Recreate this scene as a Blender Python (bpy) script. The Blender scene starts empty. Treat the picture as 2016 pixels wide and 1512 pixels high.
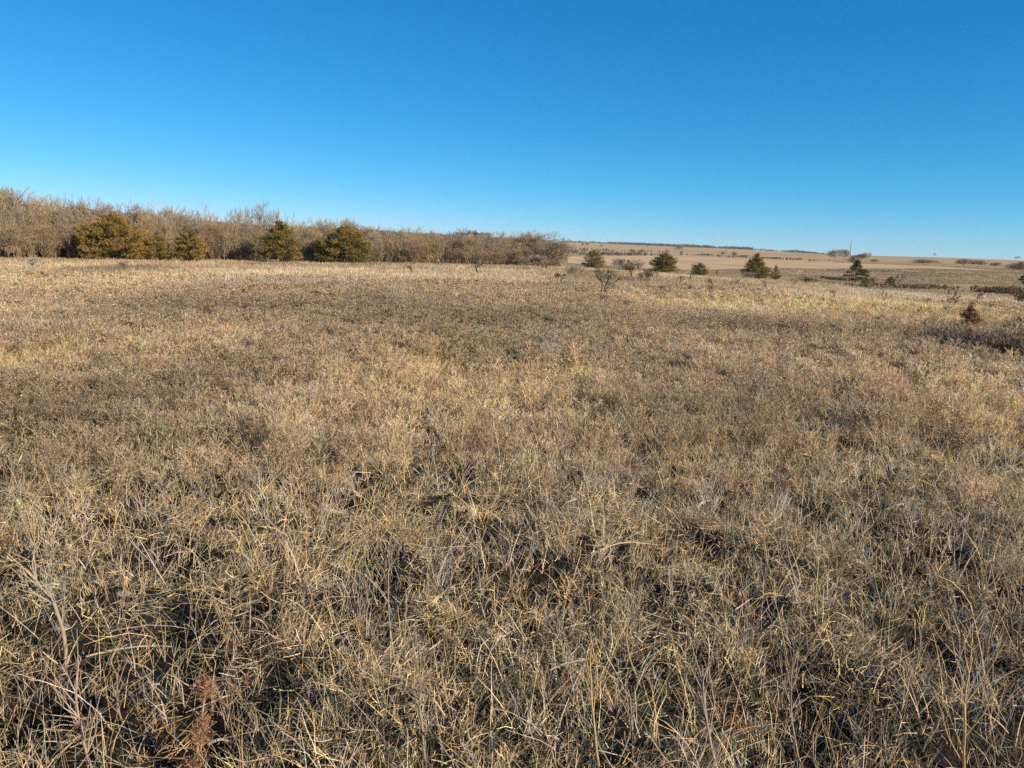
import bpy, math, random
import numpy as np
from mathutils import Vector, Matrix

scene = bpy.context.scene
COL = scene.collection
R = math.radians

# ------------------------------------------------------------------ camera
W0, H0, F0 = 2016.0, 1512.0, 1515.0
CAM_H = 1.6
cam_d = bpy.data.cameras.new("camera")
cam = bpy.data.objects.new("camera", cam_d)
COL.objects.link(cam)
cam_d.sensor_fit = 'HORIZONTAL'
cam_d.sensor_width = 36.0
cam_d.lens = 36.0 * F0 / W0
cam_d.clip_start = 0.05
cam_d.clip_end = 20000.0
PITCH, ROLL = R(10.03), R(1.6)
cam_m = Matrix.Rotation(R(90) - PITCH, 4, 'X') @ Matrix.Rotation(ROLL, 4, 'Z')
cam.matrix_world = Matrix.Translation((0, 0, CAM_H)) @ cam_m
scene.camera = cam
M3 = np.array(cam_m.to_3x3())

# ------------------------------------------------------------------ sky, sun, exposure
SUN_EL, SUN_AZ = R(22.5), R(121.0)          # azimuth clockwise from the view direction (+Y)
world = bpy.data.worlds.new("World")
scene.world = world
world.use_nodes = True
nt = world.node_tree
nt.nodes.clear()
sky = nt.nodes.new('ShaderNodeTexSky')
sky.sky_type = 'NISHITA'
sky.sun_disc = False
sky.sun_elevation = SUN_EL
sky.sun_rotation = SUN_AZ
sky.altitude = 400
sky.air_density = 0.7
sky.dust_density = 0.0
sky.ozone_density = 6.0
sep = nt.nodes.new('ShaderNodeSeparateColor')
com = nt.nodes.new('ShaderNodeCombineColor')
for i_, (k_, g_) in enumerate(((.222, 2.0), (1.33, .90), (1.95, .75))):      # the phone's rendering of a deep clear blue
    pw = nt.nodes.new('ShaderNodeMath'); pw.operation = 'POWER'; pw.inputs[1].default_value = g_
    mu_ = nt.nodes.new('ShaderNodeMath'); mu_.operation = 'MULTIPLY'; mu_.inputs[1].default_value = k_
    nt.links.new(sep.outputs[i_], pw.inputs[0]); nt.links.new(pw.outputs[0], mu_.inputs[0]); nt.links.new(mu_.outputs[0], com.inputs[i_])
bg = nt.nodes.new('ShaderNodeBackground')
bg.inputs['Strength'].default_value = 0.0645
wo = nt.nodes.new('ShaderNodeOutputWorld')
nt.links.new(sky.outputs[0], sep.inputs[0])
nt.links.new(com.outputs[0], bg.inputs['Color'])
nt.links.new(bg.outputs[0], wo.inputs[0])

sun_l = bpy.data.lights.new("sun", 'SUN')
sun_l.energy = 5.0
sun_l.angle = R(0.5)
sun_l.color = (1.0, 0.87, 0.68)
sun = bpy.data.objects.new("sun", sun_l)
COL.objects.link(sun)
sd = Vector((math.sin(SUN_AZ) * math.cos(SUN_EL), math.cos(SUN_AZ) * math.cos(SUN_EL), math.sin(SUN_EL)))
sun.rotation_euler = sd.to_track_quat('Z', 'Y').to_euler()

scene.view_settings.view_transform = 'Standard'
scene.view_settings.look = 'None'
scene.view_settings.exposure = 0.78
scene.view_settings.gamma = 1.0
scene.view_settings.use_curve_mapping = False
scene.render.engine = 'CYCLES'
scene.cycles.max_bounces = 5
scene.cycles.diffuse_bounces = 3
scene.cycles.use_denoising = False
scene.cycles.use_adaptive_sampling = False

rng = np.random.default_rng(7)
random.seed(7)

# ------------------------------------------------------------------ pixel -> ray helpers (photo pixels, 2016 x 1512)
def ray(px, py):
    v = M3 @ np.array([px - W0 / 2, -(py - H0 / 2), -F0])
    return v / np.linalg.norm(v)

def y_hor(px):                       # picture row of the true horizon
    lo, hi = 300.0, 700.0
    for _ in range(40):
        mid = (lo + hi) / 2
        if ray(px, mid)[2] > 0: lo = mid
        else: hi = mid
    return lo

def azim(px):
    v = ray(px, y_hor(px))
    return math.atan2(v[0], v[1])

# ------------------------------------------------------------------ noise
class Noise:
    def __init__(s, seed, n=256):
        s.t = np.random.default_rng(seed).random((n, n)); s.n = n
    def __call__(s, x, y):
        x = np.asarray(x, float); y = np.asarray(y, float)
        xi = np.floor(x).astype(int); yi = np.floor(y).astype(int)
        fx = x - xi; fy = y - yi
        fx = fx * fx * (3 - 2 * fx); fy = fy * fy * (3 - 2 * fy)
        n = s.n; a = s.t[xi % n, yi % n]; b = s.t[(xi + 1) % n, yi % n]
        c = s.t[xi % n, (yi + 1) % n]; d = s.t[(xi + 1) % n, (yi + 1) % n]
        return (a * (1 - fx) + b * fx) * (1 - fy) + (c * (1 - fx) + d * fx) * fy
N1, N2, N3, N4, N5 = [Noise(k) for k in (11, 12, 13, 14, 15)]
def fbm(n, x, y, o=3):
    v = 0; a = 0.5; t = 0
    for k in range(o):
        v = v + a * n(x * 2 ** k + 17.3 * k, y * 2 ** k + 5.1 * k); t += a; a *= 0.5
    return v / t
def sstep(a, b, x):
    t = np.clip((x - a) / (b - a), 0, 1); return t * t * (3 - 2 * t)

# ------------------------------------------------------------------ terrain: heights by azimuth and distance
_cols = [
 (-300, [(75,0),(90,.3),(130,2),(200,4.8),(350,11.7),(500,11),(1500,6)]),
 (0,    [(75,0),(90,.3),(130,2),(200,4.8),(350,11.5),(500,11),(1500,6)]),
 (200,  [(75,0),(90,.3),(130,2),(200,4.3),(350,10.4),(500,10),(1500,6)]),
 (430,  [(75,0),(90,.2),(130,1.5),(200,3.2),(350,7.1),(500,7),(1500,6)]),
 (600,  [(78,0),(95,.2),(130,1.2),(200,2.8),(350,6.5),(500,6.8),(1500,7)]),
 (720,  [(80,0),(95,.2),(130,1),(200,2.6),(350,6.5),(500,7.2),(1500,8)]),
 (880,  [(80,0),(95,.1),(130,.4),(200,1.2),(350,4.5),(600,9.1),(900,9.5),(1500,10)]),
 (1050, [(72,0),(90,-.3),(130,-.6),(200,-.5),(400,1.5),(900,11.7),(1200,12),(1500,12)]),
 (1130, [(68,0),(90,-.7),(150,-1.27),(300,-1.57),(400,-1.3),(525,-1.6),(900,4.0),(1500,16.4)]),
 (1300, [(60,0),(90,-.95),(130,-1.4),(250,-1.7),(350,-1.63),(525,-1.2),(900,2.2),(1500,13.5)]),
 (1450, [(49,0),(75,-.9),(110,-1.35),(170,-1.2),(300,-1.2),(500,-1.04),(900,3.4),(1500,11.3)]),
 (1700, [(37,0),(60,-.95),(90,-1.67),(130,-1.5),(200,-1.04),(310,-.65),(500,.3),(900,4.0),(1500,3.5)]),
 (1850, [(32,0),(60,-1.2),(90,-1.4),(130,-1.3),(220,-.65),(260,-.46),(500,.3),(900,4.3),(1500,3)]),
 (2016, [(30,0),(60,-1.1),(90,-1.3),(130,-1.15),(200,-.8),(260,-.63),(500,0),(900,3.4),(1500,2.5)]),
 (2300, [(30,0),(60,-1.1),(90,-1.3),(130,-1.15),(200,-.8),(260,-.63),(500,0),(900,3.4),(1500,2.5)]),
]
_LD = np.linspace(math.log(1.0), math.log(9000.0), 400)
_rows, _azs = [], []
for px, pts in _cols:
    d = [1.0] + [p[0] for p in pts] + [9000.0]
    h = [0.0] + [p[1] for p in pts] + [0.0]
    row = np.interp(_LD, np.log(d), h)
    k = 9
    rp = np.pad(row, k, mode='edge')
    row = np.convolve(rp, np.ones(k) / k, mode='same')[k:-k]
    _rows.append(row); _azs.append(azim(px))
flat = np.interp(_LD, [0, math.log(60), math.log(400), math.log(9000)], [0, 0, 3, 0])
_azs = [-math.pi, -1.4] + _azs + [1.3, math.pi]
_rows = [flat, flat] + _rows + [flat, flat]
_azg = np.linspace(-math.pi, math.pi, 721)
_rows = np.array(_rows)
_tab = np.array([np.interp(_azg, _azs, _rows[:, j]) for j in range(len(_LD))]).T
_k = 5
_tp = np.pad(_tab, ((_k, _k), (0, 0)), mode='wrap')
_tab = sum(_tp[i:i + 721] for i in range(3, 2 * _k - 2)) / (2 * _k - 5)

def micro(x, y, d):
    m = ((fbm(N1, x * 2.2, y * 2.2, 3) - 0.5) * 0.34 + (fbm(N3, x * 1.7 + 7, y * 1.7, 3) - .5) * .16) * np.exp(-d / 14.0)
    m = m + (fbm(N2, x * 0.35, y * 0.35, 2) - 0.5) * 0.22 * sstep(4, 12, d) * np.exp(-d / 80.0)
    return m

def H(x, y):
    x = np.asarray(x, float); y = np.asarray(y, float)
    d = np.maximum(np.hypot(x, y), 1.0)
    az = np.arctan2(x, y)
    u = (az + math.pi) / (2 * math.pi) * 720
    v = np.clip((np.log(d) - _LD[0]) / (_LD[1] - _LD[0]), 0, len(_LD) - 1.001)
    ui = np.clip(u.astype(int), 0, 719); vi = v.astype(int)
    fu = u - ui; fv = v - vi
    h = ((_tab[ui, vi] * (1 - fu) + _tab[ui + 1, vi] * fu) * (1 - fv)
         + (_tab[ui, vi + 1] * (1 - fu) + _tab[ui + 1, vi + 1] * fu) * fv)
    return h + micro(x, y, d)

def at(px, py, dmin=1.2):
    """ground point seen at a photo pixel"""
    v = ray(px, py)
    t = np.exp(np.linspace(math.log(dmin), math.log(8000), 4000))
    p = np.outer(t, v) + np.array([0, 0, CAM_H])
    g = H(p[:, 0], p[:, 1])
    idx = np.nonzero(p[:, 2] < g)[0]
    i = idx[0] if len(idx) else -1
    return np.array([p[i, 0], p[i, 1], g[i]])

def at_d(px, d):
    a = azim(px)
    x, y = math.sin(a) * d, math.cos(a) * d
    return np.array([x, y, float(H(x, y))])

def top_at(px, py, base):
    """point above `base`'s distance, seen at a photo pixel (same depth plane)"""
    v = ray(px, py)
    s = base[1] / v[1]
    return np.array([v[0] * s, v[1] * s, CAM_H + v[2] * s])

# ------------------------------------------------------------------ mesh helpers
def mesh_from(name, V, Fq, C=None, mat=None, smooth=False):
    """V (n,3), Fq (m,k) faces of equal size, C (n,3) natural colours per vertex"""
    me = bpy.data.meshes.new(name)
    V = np.ascontiguousarray(V, dtype=np.float32)
    Fq = np.ascontiguousarray(Fq, dtype=np.int32)
    m, k = Fq.shape
    me.vertices.add(len(V)); me.vertices.foreach_set('co', V.ravel())
    me.loops.add(m * k); me.loops.foreach_set('vertex_index', Fq.ravel())
    me.polygons.add(m)
    me.polygons.foreach_set('loop_start', np.arange(0, m * k, k, dtype=np.int32))
    if smooth:
        me.polygons.foreach_set('use_smooth', np.ones(m, dtype=bool))
    if C is not None:
        a = me.attributes.new('tint', 'FLOAT_COLOR', 'POINT')
        c4 = np.ones((len(V), 4), dtype=np.float32); c4[:, :3] = C
        a.data.foreach_set('color', c4.ravel())
    me.update(calc_edges=True)
    if mat: me.materials.append(mat)
    return me

def link(name, me, parent=None, loc=None, **props):
    o = bpy.data.objects.new(name, me); COL.objects.link(o)
    if parent: o.parent = parent
    if loc is not None: o.location = [float(v) for v in loc]
    for k, v in props.items(): o[k] = v
    return o

class Soup:
    """collects quads with colours"""
    def __init__(s): s.V = []; s.F = []; s.C = []; s.n = 0
    def add(s, V, F, C):
        s.V.append(np.asarray(V, np.float32)); s.F.append(np.asarray(F, np.int64) + s.n)
        s.C.append(np.asarray(C, np.float32)); s.n += len(V)
    def mesh(s, name, mat):
        return mesh_from(name, np.concatenate(s.V), np.concatenate(s.F), np.concatenate(s.C), mat)

def norm(v):
    return v / np.maximum(np.linalg.norm(v, axis=-1, keepdims=True), 1e-9)

def ribbons(soup, P, az, tilt0, tilt1, L, Wd, colr, nseg=3, taper=0.35, twist=0.5, tipcol=None, rs=None):
    """n bent flat blades: P base, az heading, tilt from vertical at base and tip, L length, Wd width"""
    rs = rs or rng
    n = len(P)
    if n == 0: return
    side = rs.normal(size=(n, 3)); side[:, 2] *= 0.4
    pts = [np.array(P, float)]
    tg = None
    for k in range(nseg):
        t = (k + 0.5) / nseg
        ti = tilt0 + (tilt1 - tilt0) * t
        a = az + twist * (t - 0.5) * rs.normal(size=n)
        tg = np.stack([np.sin(ti) * np.sin(a), np.sin(ti) * np.cos(a), np.cos(ti)], 1)
        pts.append(pts[-1] + tg * (L / nseg)[:, None])
    V = np.empty((n, nseg + 1, 2, 3))
    for k in range(nseg + 1):
        if k == 0: d = pts[1] - pts[0]
        elif k == nseg: d = pts[k] - pts[k - 1]
        else: d = pts[k + 1] - pts[k - 1]
        s_ = norm(np.cross(norm(d), side))
        w = (Wd * (1 - (1 - taper) * (k / nseg)) * 0.5)[:, None]
        V[:, k, 0] = pts[k] - s_ * w; V[:, k, 1] = pts[k] + s_ * w
    base = (np.arange(n) * (nseg + 1) * 2)[:, None, None]
    q = np.array([[2 * k, 2 * k + 1, 2 * k + 3, 2 * k + 2] for k in range(nseg)])[None]
    F = (base + q).reshape(-1, 4)
    C = np.repeat(colr[:, None, :], (nseg + 1) * 2, 1)
    if tipcol is not None:
        f = (np.arange(nseg + 1) / nseg)[None, :, None, None]
        C = (colr[:, None, None, :] * (1 - f) + tipcol[:, None, None, :] * f) * np.ones((1, 1, 2, 1))
    soup.add(V.reshape(-1, 3), F, C.reshape(-1, 3))

def flat_segs(soup, A, B, Wa, Wb, colr, rs=None):
    """straight flat slivers A->B"""
    rs = rs or rng
    n = len(A)
    if n == 0: return
    s_ = norm(np.cross(norm(B - A), rs.normal(size=(n, 3))))
    V = np.stack([A - s_ * Wa[:, None] / 2, A + s_ * Wa[:, None] / 2, B + s_ * Wb[:, None] / 2, B - s_ * Wb[:, None] / 2], 1)
    F = np.arange(n * 4).reshape(-1, 4)
    soup.add(V.reshape(-1, 3), F, np.repeat(colr, 4, 0))

def tubes(soup, A, B, Ra, Rb, colr, sides=3):
    n = len(A)
    if n == 0: return
    d = norm(B - A)
    ref = np.where(np.abs(d[:, 2:3]) > 0.9, np.array([[1.0, 0, 0]]), np.array([[0, 0, 1.0]]))
    u = norm(np.cross(d, ref)); v = np.cross(d, u)
    V = np.empty((n, 2, sides, 3))
    for k in range(sides):
        a = 2 * math.pi * k / sides
        dirn = u * math.cos(a) + v * math.sin(a)
        V[:, 0, k] = A + dirn * Ra[:, None]; V[:, 1, k] = B + dirn * Rb[:, None]
    base = (np.arange(n) * 2 * sides)[:, None, None]
    q = np.array([[k, (k + 1) % sides, sides + (k + 1) % sides, sides + k] for k in range(sides)])[None]
    soup.add(V.reshape(-1, 3), (base + q).reshape(-1, 4), np.repeat(colr, 2 * sides, 0))

def poly_tube(soup, pts, radii, color, sides=6):
    """continuous bent tube"""
    pts = np.array(pts, float); n = len(pts)
    d = np.gradient(pts, axis=0); d = norm(d)
    ref = np.array([0.3, 0.9, 0.2])
    u = norm(np.cross(d, ref)); v = np.cross(d, u)
    V = np.empty((n, sides, 3))
    for k in range(sides):
        a = 2 * math.pi * k / sides
        V[:, k] = pts + (u * math.cos(a) + v * math.sin(a)) * np.array(radii)[:, None]
    F = []
    for i in range(n - 1):
        for k in range(sides):
            F.append([i * sides + k, i * sides + (k + 1) % sides, (i + 1) * sides + (k + 1) % sides, (i + 1) * sides + k])
    c = np.array(color) if np.ndim(color) == 2 else np.tile(color, (n, 1))
    soup.add(V.reshape(-1, 3), F, np.repeat(c, sides, 0))

# ------------------------------------------------------------------ materials
def new_mat(name):
    m = bpy.data.materials.new(name); m.use_nodes = True
    n = m.node_tree; b = n.nodes['Principled BSDF']
    b.inputs['Roughness'].default_value = 0.8
    b.inputs['Specular IOR Level'].default_value = 0.2
    return m, n, b

def tint_mat(name, noise_scale=30.0, amount=0.35, rough=0.8, transl=0.0, spec=0.2):
    """own colour of each blade or twig (mesh attribute) times a procedural mottling"""
    m, n, b = new_mat(name)
    at_ = n.nodes.new('ShaderNodeAttribute'); at_.attribute_name = 'tint'
    geo = n.nodes.new('ShaderNodeNewGeometry')
    no = n.nodes.new('ShaderNodeTexNoise'); no.inputs['Scale'].default_value = noise_scale
    no.inputs['Detail'].default_value = 2
    n.links.new(geo.outputs['Position'], no.inputs['Vector'])
    mr = n.nodes.new('ShaderNodeMapRange')
    mr.inputs['From Min'].default_value = 0.3; mr.inputs['From Max'].default_value = 0.7
    mr.inputs['To Min'].default_value = 1 - amount; mr.inputs['To Max'].default_value = 1 + amount
    n.links.new(no.outputs['Fac'], mr.inputs['Value'])
    mx = n.nodes.new('ShaderNodeVectorMath'); mx.operation = 'SCALE'
    n.links.new(at_.outputs['Color'], mx.inputs[0]); n.links.new(mr.outputs[0], mx.inputs['Scale'])
    n.links.new(mx.outputs[0], b.inputs['Base Color'])
    b.inputs['Roughness'].default_value = rough
    b.inputs['Specular IOR Level'].default_value = spec
    if transl > 0:
        tr = n.nodes.new('ShaderNodeBsdfTranslucent'); mix = n.nodes.new('ShaderNodeMixShader')
        mix.inputs[0].default_value = transl
        n.links.new(mx.outputs[0], tr.inputs['Color'])
        n.links.new(b.outputs[0], mix.inputs[1]); n.links.new(tr.outputs[0], mix.inputs[2])
        n.links.new(mix.outputs[0], n.nodes['Material Output'].inputs[0])
    return m

MAT_GRASS = tint_mat('dry_grass', 9.0, 0.2, 0.5, 0.14, 0.4)
MAT_MEADOW = tint_mat('meadow_grass', 4.0, 0.15, 0.7, 0.42)
MAT_WEED = tint_mat('dead_weed', 14.0, 0.2, 0.8, 0.40)
MAT_BARK = tint_mat('bark', 12.0, 0.4, 0.9)
MAT_CEDAR = tint_mat('cedar_foliage', 3.0, 0.35, 0.75, 0.22)
MAT_STONE = tint_mat('stone', 40.0, 0.3, 0.9)

def col(r, g, b): return np.array([r, g, b], float)
STRAW = [col(.70, .50, .23), col(.62, .43, .21), col(.76, .57, .29), col(.54, .37, .18), col(.62, .44, .27), col(.68, .52, .32)]
THATCH = [col(.50, .375, .215), col(.38, .285, .17), col(.60, .46, .26), col(.28, .21, .135), col(.46, .36, .245)]
LITTER = [col(.15, .115, .08), col(.22, .17, .115), col(.11, .085, .062), col(.32, .25, .16)]
WEEDC = [col(.51, .39, .245), col(.45, .34, .215), col(.57, .435, .27), col(.41, .305, .20), col(.53, .41, .27)]
GREYC = [col(.52, .45, .36), col(.45, .39, .32), col(.60, .52, .42)]
BLEACH = [col(.55, .49, .41), col(.49, .44, .38), col(.60, .54, .46)]
def pick(cols, n, var=0.18, rs=None):
    rs = rs or rng
    c = np.array(cols)[rs.integers(0, len(cols), n)]
    return np.clip(c * (1 + var * rs.normal(size=(n, 1))) * (1 + 0.05 * rs.normal(size=(n, 3))), 0.01, 0.9)

# ------------------------------------------------------------------ where which kind of plant grows (real-world patches)
P_A, P_B = at(-60, 560), at(300, 620)
def patches(x, y):
    """weed fraction (fine grey-brown broomweed) 0..1 and paleness of the grass, by ground position"""
    d = np.hypot(x, y)
    n = fbm(N3, x * 0.16 + 3, y * 0.075 + 9, 4)
    n2 = fbm(N4, x * 0.45, y * 0.3, 3)
    w = sstep(4.6, 7.5, d + 2.6 * (n2 - .5) * 2) * (1 - 0.62 * sstep(24, 34, d + 12 * (n - .5)))
    w = w * sstep(0.30, 0.62, n * 0.6 + n2 * 0.4 + 0.14)
    return np.clip(w, 0, 1), n, n2

def in_patch(x, y, px, py, rx, ry):
    c = at(px, py); e = at(px + rx, py); f1 = at(px, py - ry)
    ex = abs(e[0] - c[0]) + 1e-6; ey = abs(f1[1] - c[1]) + 1e-6
    return np.exp(-(((x - c[0]) / ex) ** 2 + ((y - c[1]) / ey) ** 2))
STRAW_SPOTS = [(840, 740, 150, 60), (1000, 800, 200, 50), (150, 720, 240, 60), (1850, 800, 130, 50), (1930, 900, 120, 60),
               (1500, 615, 260, 18), (1850, 620, 180, 20), (1750, 930, 160, 60), (1120, 760, 60, 30)]
DARK_SPOTS = [(230, 610, 330, 16), (560, 660, 260, 20), (1660, 700, 120, 14), (1940, 690, 120, 26), (1980, 715, 90, 26), (150, 860, 230, 36),
              (450, 800, 180, 40), (1270, 760, 60, 20), (1000, 640, 400, 22), (1550, 660, 200, 16), (1650, 850, 200, 50), (1350, 850, 160, 50)]
GREY_SPOTS = [(440, 562, 60, 8), (560, 568, 50, 8), (680, 566, 90, 8), (75, 665, 90, 14)]
def spots(x, y, L):
    v = 0
    for s in L: v = v + in_patch(x, y, *s)
    return np.clip(v, 0, 1)

def _flat(px, py):
    v = ray(px, py); t = -CAM_H / v[2]
    return v[0] * t, v[1] * t
SHADE_GAPS = [(_flat(px, py), rx, ry) for px, py, rx, ry in  # no dips: grass thinned to dark soil here, standing in for shade
           [(1270, 1400, .20, .15), (1350, 1460, .17, .12), (1230, 1330, .12, .10), (150, 1290, .12, .10), (560, 1340, .10, .08), (470, 1420, .12, .08),
            (1470, 1210, .16, .13), (1360, 1205, .16, .10), (1780, 1110, .16, .10), (700, 1270, .09, .08), (1020, 1230, .08, .08), (1090, 884, .10, .09),
            (690, 1000, .14, .12), (60, 1440, .12, .10), (1590, 1420, .10, .09), (1900, 1180, .14, .12), (1300, 1500, .24, .16), (1750, 1340, .22, .13), (1640, 1480, .2, .12), (930, 1470, .16, .10), (1850, 1450, .18, .12), (500, 1240, .12, .1), (1140, 985, .14, .12), (420, 1050, .12, .1)]]
def gap(x, y):
    v = 0
    for (hx, hy), rx, ry in SHADE_GAPS: v = v + np.exp(-(((x - hx) / rx) ** 2 + ((y - hy) / ry) ** 2) ** 1.3)
    return np.clip(v, 0, 1)
def cover(x, y, d):
    """share of the near grass that stands: thinned in the gaps and close to the camera to imitate shade"""
    return (1 - .84 * gap(x, y)) * (.30 + .70 * sstep(2.4, 5.8, d))

def tone(x, y):
    """natural colour of the plant cover by place: brown weed stands, pale straw, bleached grey grass"""
    n = fbm(N3, x * 0.16 + 3, y * 0.075 + 9, 4); n2 = fbm(N5, x * 0.5, y * 0.28, 3)
    st_ = spots(x, y, STRAW_SPOTS)
    v = 1.03 + 1.3 * (n - .5) + 0.6 * (n2 - .5) + .30 * st_ - .27 * spots(x, y, DARK_SPOTS)
    v = np.clip(v, .55, 1.45)
    warm = (fbm(N4, x * .09 + 40, y * .05, 3) - .5) * .5
    return np.stack([v * (1.0 + .10 * warm), v * .985, v * (.97 - .35 * warm - .08 * st_)], 1)

def scatter(n, d0, d1, power, az0=-0.78, az1=0.78, rs=None):
    """n ground points in the wedge, density falling with distance (pdf in d ~ d**(1-power))"""
    rs = rs or rng
    u = rs.random(n); e = 2 - power
    if abs(e) < 1e-6: d = d0 * (d1 / d0) ** u
    else: d = (d0 ** e + u * (d1 ** e - d0 ** e)) ** (1 / e)
    az = az0 + (az1 - az0) * rs.random(n)
    x, y = d * np.sin(az), d * np.cos(az)
    return x, y, d

def ground_pts(x, y): return np.stack([x, y, H(x, y)], 1)

# ------------------------------------------------------------------ ground sheet
def build_ground():
    ds = [0.0] + list(np.exp(np.linspace(math.log(0.4), math.log(2400), 520)))
    fine = np.linspace(-0.9, 0.9, 620)
    coarse = np.linspace(0.9, 2 * math.pi - 0.9, 90)[1:-1]
    az = np.concatenate([fine, coarse])
    D, A = np.meshgrid(ds[1:], az, indexing='ij')
    X, Y = D * np.sin(A), D * np.cos(A)
    Z = H(X, Y)
    nr, nc = X.shape
    V = np.stack([X, Y, Z], -1).reshape(-1, 3)
    V = np.vstack([V, [[0, 0, 0]]])
    i, j = np.meshgrid(np.arange(nr - 1), np.arange(nc), indexing='ij')
    j2 = (j + 1) % nc
    F = np.stack([i * nc + j, i * nc + j2, (i + 1) * nc + j2, (i + 1) * nc + j], -1).reshape(-1, 4)
    # natural cover colours: dark soil and litter near, closed dry sward where blades are not modelled
    d = D.ravel(); x = X.ravel(); y = Y.ravel(); azf = A.ravel()
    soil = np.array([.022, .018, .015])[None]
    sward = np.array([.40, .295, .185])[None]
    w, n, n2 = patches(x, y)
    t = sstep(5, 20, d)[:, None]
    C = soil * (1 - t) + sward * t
    # valley side beyond the edge: browner and streaky; hay stubble field; pasture beyond; brown wooded hill left
    n3 = fbm(N5, x * 0.03, y * 0.16, 4)[:, None]; n4 = fbm(N2, x * 0.006, y * 0.02, 4)[:, None]
    far = sstep(60, 90, d)[:, None]
    slope = np.array([.33, .24, .14]) * (0.5 + 1.0 * n3)
    C = C * (1 - far) + slope * far
    past = sstep(330, 560, d)[:, None]
    pasture = np.array([.42, .295, .175]) * (0.8 + 0.4 * n4)
    C = C * (1 - past) + pasture * past
    hill = (1 - sstep(azim(800), azim(1120), azf))[:, None] * sstep(85, 130, d)[:, None]
    C = C * (1 - hill) + (np.array([.22, .15, .10]) * (0.8 + 0.4 * n3)) * hill
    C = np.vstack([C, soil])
    m, nn, b = new_mat('ground_cover')
    at_ = nn.nodes.new('ShaderNodeAttribute'); at_.attribute_name = 'tint'
    geo = nn.nodes.new('ShaderNodeNewGeometry')
    def noise(scale, detail, vec):
        no = nn.nodes.new('ShaderNodeTexNoise'); no.inputs['Scale'].default_value = scale
        no.inputs['Detail'].default_value = detail; nn.links.new(vec, no.inputs['Vector']); return no
    a1 = noise(0.9, 8, geo.outputs['Position']); a2 = noise(22.0, 6, geo.outputs['Position'])
    mr = nn.nodes.new('ShaderNodeMapRange'); mr.inputs['From Min'].default_value = .3; mr.inputs['From Max'].default_value = .7
    mr.inputs['To Min'].default_value = .72; mr.inputs['To Max'].default_value = 1.28
    nn.links.new(a1.outputs['Fac'], mr.inputs['Value'])
    mr2 = nn.nodes.new('ShaderNodeMapRange'); mr2.inputs['From Min'].default_value = .3; mr2.inputs['From Max'].default_value = .7
    mr2.inputs['To Min'].default_value = .7; mr2.inputs['To Max'].default_value = 1.3
    nn.links.new(a2.outputs['Fac'], mr2.inputs['Value'])
    mu = nn.nodes.new('ShaderNodeMath'); mu.operation = 'MULTIPLY'
    nn.links.new(mr.outputs[0], mu.inputs[0]); nn.links.new(mr2.outputs[0], mu.inputs[1])
    sc = nn.nodes.new('ShaderNodeVectorMath'); sc.operation = 'SCALE'
    nn.links.new(at_.outputs['Color'], sc.inputs[0]); nn.links.new(mu.outputs[0], sc.inputs['Scale'])
    nn.links.new(sc.outputs[0], b.inputs['Base Color'])
    b.inputs['Roughness'].default_value = 1.0; b.inputs['Specular IOR Level'].default_value = 0.0
    bump = nn.nodes.new('ShaderNodeBump'); bump.inputs['Strength'].default_value = 0.5; bump.inputs['Distance'].default_value = 0.03
    nn.links.new(a2.outputs['Fac'], bump.inputs['Height']); nn.links.new(bump.outputs[0], b.inputs['Normal'])
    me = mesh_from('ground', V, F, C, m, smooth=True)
    link('ground', me, kind='structure')
build_ground()

# ------------------------------------------------------------------ hay field on the far slope: a pale stubble sheet
def build_field():
    pxs = [1118, 1200, 1300, 1400, 1500, 1600, 1700, 1800, 1900, 2000]
    near = [158, 150, 132, 140, 172, 185, 200, 214, 224, 224]
    fard = [290, 480, 540, 525, 470, 390, 310, 278, 248, 226]
    azs = np.linspace(azim(pxs[0]), azim(pxs[-1]), 160)
    ax = [azim(p) for p in pxs]
    dn = np.interp(azs, ax, near) + (N1(azs * 60, azs * 0) - .5) * 6
    df = np.interp(azs, ax, fard) + (N2(azs * 40, azs * 0) - .5) * 8
    n = 40
    T = np.linspace(0, 1, n)[:, None]
    D = dn * (df / dn) ** T
    X, Y = D * np.sin(azs), D * np.cos(azs)
    Z = H(X, Y) + 0.06
    V = np.stack([X, Y, Z], -1).reshape(-1, 3)
    i, j = np.meshgrid(np.arange(n - 1), np.arange(159), indexing='ij')
    F = np.stack([i * 160 + j, i * 160 + j + 1, (i + 1) * 160 + j + 1, (i + 1) * 160 + j], -1).reshape(-1, 4)
    m, nn, b = new_mat('hay_stubble')
    geo = nn.nodes.new('ShaderNodeNewGeometry'); mp = nn.nodes.new('ShaderNodeMapping')
    mp.inputs['Scale'].default_value = (.22, .02, .5); mp.inputs['Rotation'].default_value = (0, 0, R(62))
    no = nn.nodes.new('ShaderNodeTexNoise'); no.inputs['Scale'].default_value = 1.0; no.inputs['Detail'].default_value = 6
    nn.links.new(geo.outputs['Position'], mp.inputs['Vector']); nn.links.new(mp.outputs[0], no.inputs['Vector'])
    cr = nn.nodes.new('ShaderNodeValToRGB')
    cr.color_ramp.elements[0].position = .3; cr.color_ramp.elements[0].color = (.43, .305, .18, 1)
    cr.color_ramp.elements[1].position = .7; cr.color_ramp.elements[1].color = (.60, .43, .26, 1)
    nn.links.new(no.outputs['Fac'], cr.inputs[0]); nn.links.new(cr.outputs[0], b.inputs['Base Color'])
    b.inputs['Roughness'].default_value = 1; b.inputs['Specular IOR Level'].default_value = 0
    link('field', mesh_from('field', V, F, None, m, smooth=True), kind='structure')
build_field()

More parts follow.
